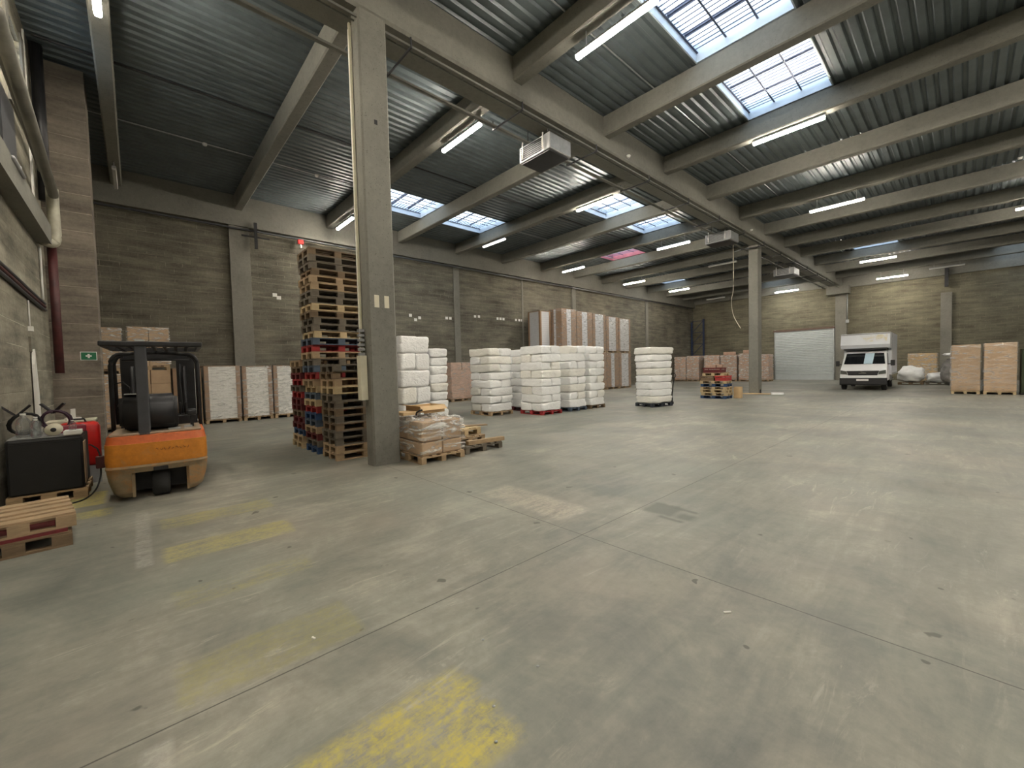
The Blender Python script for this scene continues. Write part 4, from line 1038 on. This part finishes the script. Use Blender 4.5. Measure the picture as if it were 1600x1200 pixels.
# ------------------------------------------------------------------ near wall fittings
def wallthing(mb, name, mat, label, cat, smooth=False, group=None):
    o = mb.build(name, mat, None, smooth)
    return tag(o, label, cat, group)
wallthing(MB().tube([(-8.2, -1.10, 6.34), (-13.05, -1.12, 5.62)], .085, 12), 'service_pipe', M_greypipe, 'thick pale service pipe high on the near wall, front one', 'pipe', True)
wallthing(MB().tube([(-8.2, -1.28, 6.85), (-13.2, -1.28, 6.15)], .06, 12), 'service_pipe', M_greypipe, 'thinner grey service pipe behind the thick one high on the near wall', 'pipe', True)
wallthing(MB().tube(spline([(-13.2, -1.15, 5.8), (-13.2, -1.15, 5.3), (-13.2, -1.15, 4.75), (-13.15, -1.2, 4.62), (-12.9, -1.3, 4.60)]), .10, 12), 'down_pipe', M_oldpipe, 'cream down pipe with an elbow in the corner by the pier', 'pipe', True)
wallthing(MB().tube([(-13.35, -1.22, 4.6), (-13.35, -1.22, 1.85)], .075, 12), 'red_pipe', M_redpipe, 'dark red vertical pipe in the corner by the pier', 'pipe', True)
wallthing(MB().tube([(-13.5, -1.28, 8.9), (-13.5, -1.28, 5.6)], .10, 12), 'dark_riser', M_dark, 'dark riser pipe going up to the roof beside the pier', 'pipe', True)
MB().box(-13.0, YN, 4.55, XR, YN+.22, 4.95).build('trim_60', M_conc, kind='structure')
MB().box(-12.75, YN, 6.55, -11.1, YN+.03, 6.75).box(-12.75, YN, 6.75, -12.5, YN+.03, 8.5).box(-11.35, YN, 6.75, -11.1, YN+.03, 8.5).build('trim_61', M_conc, kind='structure')
MB().box(-12.95, YN, 4.95, -12.88, YN+.03, 8.8).build('trim_62', M_white, kind='structure')
t = thing('window_30', 'x', 'x', (-11.92, -1.5, 7.5)); del t['label']; del t['category']; t['kind'] = 'structure'
MB().box(-.57, -.04, -.74, -.50, .04, .79).box(.50, -.04, -.74, .57, .04, .79).box(-.5, -.04, -.74, .5, .04, -.68).box(-.5, -.04, .73, .5, .04, .79).box(-.03, -.03, -.68, .03, .03, .73).build('frame', M_white, t)
MB().box(-.5, -.01, -.68, .5, .01, .73).build('pane', glassM, t)
hb = thing('wall_heater', 'dark wall heater cut by the left edge of the photo', 'heater', (-9.55, -1.22, 5.0))
MB().box(-.6, -.17, 0, .45, -.03, 1.0, bevel=.03).build('casing', M_blackpl, hb); MB().box(-.55, -.03, .06, .40, -.01, .94).build('front_grille', M_darkgrey, hb)
MB().tube([(-.6, 0, .1), (-.75, 0, -.02), (-.5, .05, -.08), (.3, .05, -.08)], .03, 8).build('gas_pipe', M_grey, hb, True)
for i in range(3):
    wallthing(MB().tube(spline([(-7.0, -1.36, 3.40-.07*i), (-9.5, -1.36, 3.39-.07*i), (-11.5, -1.36, 3.35-.07*i), (-13.2, -1.36, 3.33-.07*i)]), .030, 6), 'cable_run', M_darkgrey if i != 1 else M_redpipe, '%s of the dark cables clipped along the near wall' % ('uppermost', 'middle', 'lowest')[i], 'cable', True)
sw = thing('light_switch', 'small white switch box with conduit on the near wall', 'switch', (-11.45, -1.4, 2.60))
MB().box(-.05, 0, 0, .05, .06, .09).build('switch_box', M_white, sw); MB().tube([(0, .02, .09), (0, .02, .56)], .012, 6).build('conduit', M_white, sw, True)
wallthing(MB().tube([(-13.1, -1.37, 4.5), (-13.1, -1.37, 3.4)], .02, 6), 'white_conduit', M_white, 'thin white conduit beside the dark red pipe', 'conduit', True)
wallthing(MB().prism([(-.17, 0), (.16, 0), (.16, 2.0), (.06, 2.28), (-.10, 1.5)], -.02, .02, 'y'), 'leaning_panel', M_white, 'narrow white panel leaning on the near wall behind the charger', 'panel').location = (-11.55, -1.36, 0)
wallthing(MB().box(-.22, 0, 0, .22, .03, .28), 'wall_plate', M_wall_n, 'concrete-coloured cover plate above the white panel', 'plate').location = (-11.6, -1.4, 2.22)
# green first-aid sign on the pier
sg = thing('first_aid_sign', 'green sign with a white cross on the brick pier', 'sign', (-13.99, -.80, 2.25))
MB().box(-.008, -.14, -.10, .006, .14, .10).build('white_border', M_white, sg); MB().box(.006, -.128, -.088, .010, .128, .088).build('green_panel', simple('sign_green', (.01, .13, .055), .4, 0, .03), sg)
MB().box(.010, -.05, -.016, .013, .05, .016).box(.010, -.018, -.048, .013, .018, .048).build('white_cross', M_white, sg)

# ------------------------------------------------------------------ girder services
def box_tray(x0, x1, z, label, y0=YN+.05, y1=YF-.6, th=.05, name='cable_tray', mat=M_galv):
    o = MB().box(x0, y0, z, x1, y1, z+th).build(name, mat); return tag(o, label, 'cable tray')
M_tray = simple('dull_tray_steel', (.17, .17, .15), .5, .2, .1, 4)
tr = thing('cable_tray', 'long galvanised cable tray under the right edge of the girder', 'cable tray', (-7.25, 0, 7.86))
MB().box(-.06, YN+.05, 0, -.03, YF-1.2, .03).box(.06, YN+.05, 0, .09, YF-1.2, .04).build('rails', M_tray, tr)
rg = MB()
for i in range(150): rg.box(-.03, YN+.2+i*.3, .01, .06, YN+.22+i*.3, .02)
rg.build('rungs', M_tray, tr)
o = MB().box(-.045, YN+.05, 0, .045, YF-1.2, .05).build('gas_pipe', M_tray); tag(o, 'straight pale pipe under the left edge of the girder', 'pipe', None, (-8.15, 0, 7.86))
for i in range(15):
    o = MB().box(-1.12, -.015, 0, 0, .015, .03).box(-1.12, -.01, .03, -1.09, .01, .24).box(-.03, -.01, .03, 0, .01, .20).build('support_bracket', M_darkgrey)
    lab = ('cross bracket under the girder, %s from the front column' % (ORD[i].replace('lowest', 'first')))
    tag(o, lab, 'bracket', 'cross brackets under the girder', (-7.12, 1.2+i*2.93, 7.82))
def heater(y, label, x=-7.35, w=.85, z=7.45):
    t = thing('ceiling_heater', label, 'heater', (x, y, z), 0, 'gas heaters hanging from the girder')
    mb = MB(); mb.box(-1.15, 0, 0, 0, w, .42, bevel=.015); mb.build('casing', M_grey, t)
    MB().box(0, .02, .02, .012, w-.02, .40).build('side_panel', M_galv, t)
    MB().box(-1.1, .04, -.03, -.06, w-.04, 0).build('burner_tray', M_dark, t)
    g = MB()
    for i in range(7): g.box(-1.08, -.02, .05+i*.05, -.30, 0, .07+i*.05)
    g.build('louvres', M_dark, t)
    for dx, dy in ((-.98, -.05), (-.22, -.05)):
        MB().tube([(dx, dy, .05), (dx, dy, .28), (dx, dy+.02, .55 if dx < -.5 else .46)], .022, 8).build('gas_hose', M_white, t, True)
    for dx in (-.9, -.15):
        for dy in (.1, w-.1): MB().box(dx-.01, dy-.01, .42, dx+.01, dy+.01, .62 if dx > -.5 else .99).build('hanger_rod', M_dark, t)
    return t
heater(8.25, 'nearest grey gas heater hanging under the girder right of the front column')
heater(20.6, 'second grey gas heater hanging under the girder, just before the distant column', w=1.0)
heater(31.2, 'third dark gas heater under the girder beyond the distant column', w=1.2, z=7.3)
# downpipe channel and boxes on the front column
t = thing('cable_duct', 'tall white cable duct fixed to the side of the front column', 'duct', (-7.44, 3.1, 0))
MB().box(-.15, 0, 1.95, -.005, .14, 7.9).build('upper_duct', M_white, t); MB().box(-.005, -.05, 1.95, .03, -.012, 7.9).build('side_strip', M_cream, t)
MB().box(.03, -.13, 1.20, .19, -.012, 2.0).build('lower_duct', M_cream, t)
cb_ = MB()
for i in range(6): cb_.box(.03, -.11, 2.0+i*.085, .13, -.012, 2.055+i*.085, bevel=.008)
cb_.build('connector_block', M_grey, t)
t = thing('switch_panel', 'grey switch panel beside the white duct of the front column', 'panel', (-7.50, 3.13, 1.18))
MB().box(-.10, -.04, 0, .06, .04, .72).build('panel', M_grey, t)
for i in range(4): MB().box(-.07, -.055, .05+i*.17, .03, -.04, .16+i*.17).build('socket', M_galv, t)
for dy, nm in ((-.12, 'left'), (.07, 'right')):
    o = MB().box(0, 0, 0, .003, .09, .22).build('paper_label', M_cream); tag(o, '%s pale label strip on the front column' % nm, 'label', 'pale label strips on the column', (-7.121, 3.33+dy, 2.86))
o = MB().box(-.004, -.03, -.04, .0, .03, .04).build('bolt_hole', M_blk); tag(o, 'small dark hole high on the front column', 'hole', None, (-7.118, 3.36, 6.15))
# loose hanging cord near distant column
o = MB().tube(spline([(-9.2, 26.2, 8.93), (-9.2, 26.2, 6.2), (-9.35, 26.3, 5.4), (-9.2, 26.2, 4.5), (-8.75, 26.0, 3.7)]), .018, 6).build('hanging_cord', M_cream, None, True); tag(o, 'pale cord hanging from the roof left of the distant column', 'cord')
o = MB().tube([(-9.16, 26.2, 8.2), (-7.96, 26.2, 8.3)], .03, 6).build('cord_support', M_galv, None, True); tag(o, 'pale horizontal arm holding the hanging cord by the girder', 'support')

# thin conduits under the roof with detectors
for x, lab in ((-5.55, 'thin pale conduit under the roof right of the girder'), (-16.0, 'thin pale conduit under the roof on the left side of the hall'), (-13.2, 'dark seam conduit under the left roof'), (3.0, 'thin conduit under the roof on the right')):
    o = MB().tube([(x, YN+.1, RZ1-.015), (x, YF-.1, RZ1-.015)], .018 if x > -13 or x < -14 else .03, 6).build('roof_conduit', M_galv if x != -13.2 else M_dark); tag(o, lab, 'conduit')
for i, (x, y, lab) in enumerate(((-5.45, 7.9, 'detector beside the large near tube light'), (-5.55, 18.2, 'detector on the conduit beyond the near skylight'), (-16.0, 1.9, 'detector on the dark leftmost roof bay'), (-16.0, 5.2, 'detector on the roof bay above the pallet tower'), (-7.1, 11.6, 'tiny detector on the right face of the girder'), (-7.1, 22.6, 'tiny detector on the girder near the distant column'), (1.3, 24.2, 'white detector hanging at the right edge of the roof'))):
    d = thing('smoke_detector', 'white round '+lab, 'detector', (x, y, RZ1-.03 if x not in (-7.1,) else 8.2), 0, 'small detectors on the roof')
    MB().lathe([(.05, -.05), (.065, -.02), (.065, 0)], 12).build('sensor', M_white, d, True); MB().lathe([(.07, 0), (.07, .02)], 12).build('mount', M_white, d)
# ledge conduit and stickers on the left wall
o = MB().box(XW+.22, YN, 7.60, XW+.30, YF-1, 7.66).build('ledge_rail', M_darkgrey); tag(o, 'dark rail running under the eaves beam of the left wall', 'rail')
bell = thing('alarm_bell', 'red alarm beacon with white lamp under the eaves beam', 'alarm', (XW+.38, 5.6, 7.22))
MB().box(-.07, -.12, .16, .07, .12, .36, bevel=.02).build('red_body', M_red, bell); MB().lathe([(.03, 0), (.06, .04), (.03, .16)], 12).build('lamp', M_white, bell, True)
o = MB().box(-.05, -.05, 6.9, .05, .05, 7.95).box(-.05, -.5, 7.35, .0, .5, 7.4).build('dark_bracket', M_dark); tag(o, 'dark vertical bracket near the first pilaster', 'bracket', None, (XW+.35, ry(0)+.55, 0))
ST = [(10.95, 4.62), (11.25, 4.40), (11.5, 4.52), (13.25, 4.62), (13.5, 4.62), (15.3, 4.85), (15.6, 4.86), (17.1, 4.83), (17.35, 4.83), (17.6, 4.83), (18.7, 4.84), (19.0, 4.84), (19.25, 4.84), (23.4, 5.3), (4.5, 5.05), (4.65, 4.95)]
for i, (y, z) in enumerate(ST):
    o = MB().box(0, 0, 0, .006, .17, .15).build('paper_note', M_white)
    tag(o, 'small white paper note on the left wall, %s counting from the left' % ('leftmost' if y == 4.5 else 'second' if y == 4.65 else ORD[i+2]), 'note', 'paper notes on the left wall', (XW+.005, y, z))
# blue rack at the far corner
rk = thing('blue_rack_frame', 'tall dark blue rack frame standing in the far left corner', 'rack', (-19.3, 44.7, 0))
M_blue = simple('dark_blue_rack_paint', (.02, .035, .09), .5)
for x in (-.62, .62): MB().box(x-.07, -.07, 0, x+.07, .07, 6.2 if x < 0 else 6.45).build('upright', M_blue, rk)
br = MB()
for i in range(5):
    z0 = .2+i*1.22; br.tube([(-.6, 0, z0), (.6, 0, z0+1.2)], .03, 6); br.tube([(-.6, 0, z0+1.2), (.6, 0, z0+1.2)], .03, 6)
br.build('bracing', M_blue, rk)
# conduit + box on far wall by the shutter
t = thing('shutter_control', 'grey control box with conduit on the far wall right of the shutter', 'control box', (-6.75, YF-.02, 4.9))
MB().box(-.1, -.42, 0, .1, -.33, .25).build('box', M_galv, t); MB().tube([(0, -.38, .25), (0, -.38, 2.4)], .04, 6).build('conduit', M_galv, t, True)
# litter on the floor
for (x, y, a, lab, l) in ((-1.07, 2.91, .9, 'small white stick lying on the floor beyond the joint', .05), (-2.8, .77, .3, 'tiny pale sliver on the floor in the left foreground', .03)):
    o = MB().box(-l/2, -.006, 0, l/2, .006, .007).build('litter_bit', M_white); tag(o, lab, 'litter', None, (x, y, 0), a)
for i, (x, y) in enumerate(((-1.62, 1.62), (-1.42, 1.14), (-2.02, 1.54), (-1.58, 1.26))):
    o = MB().lathe([(.006, 0), (.009, .003), (.004, .006)], 8).build('metal_stud', M_galv, None, True); tag(o, 'tiny bright pebble on the floor near the yellow patch, %s' % ('farthest', 'nearest to the camera', 'left one', 'middle one')[i], 'pebble', 'bright pebbles in the foreground', (x, y, 0))
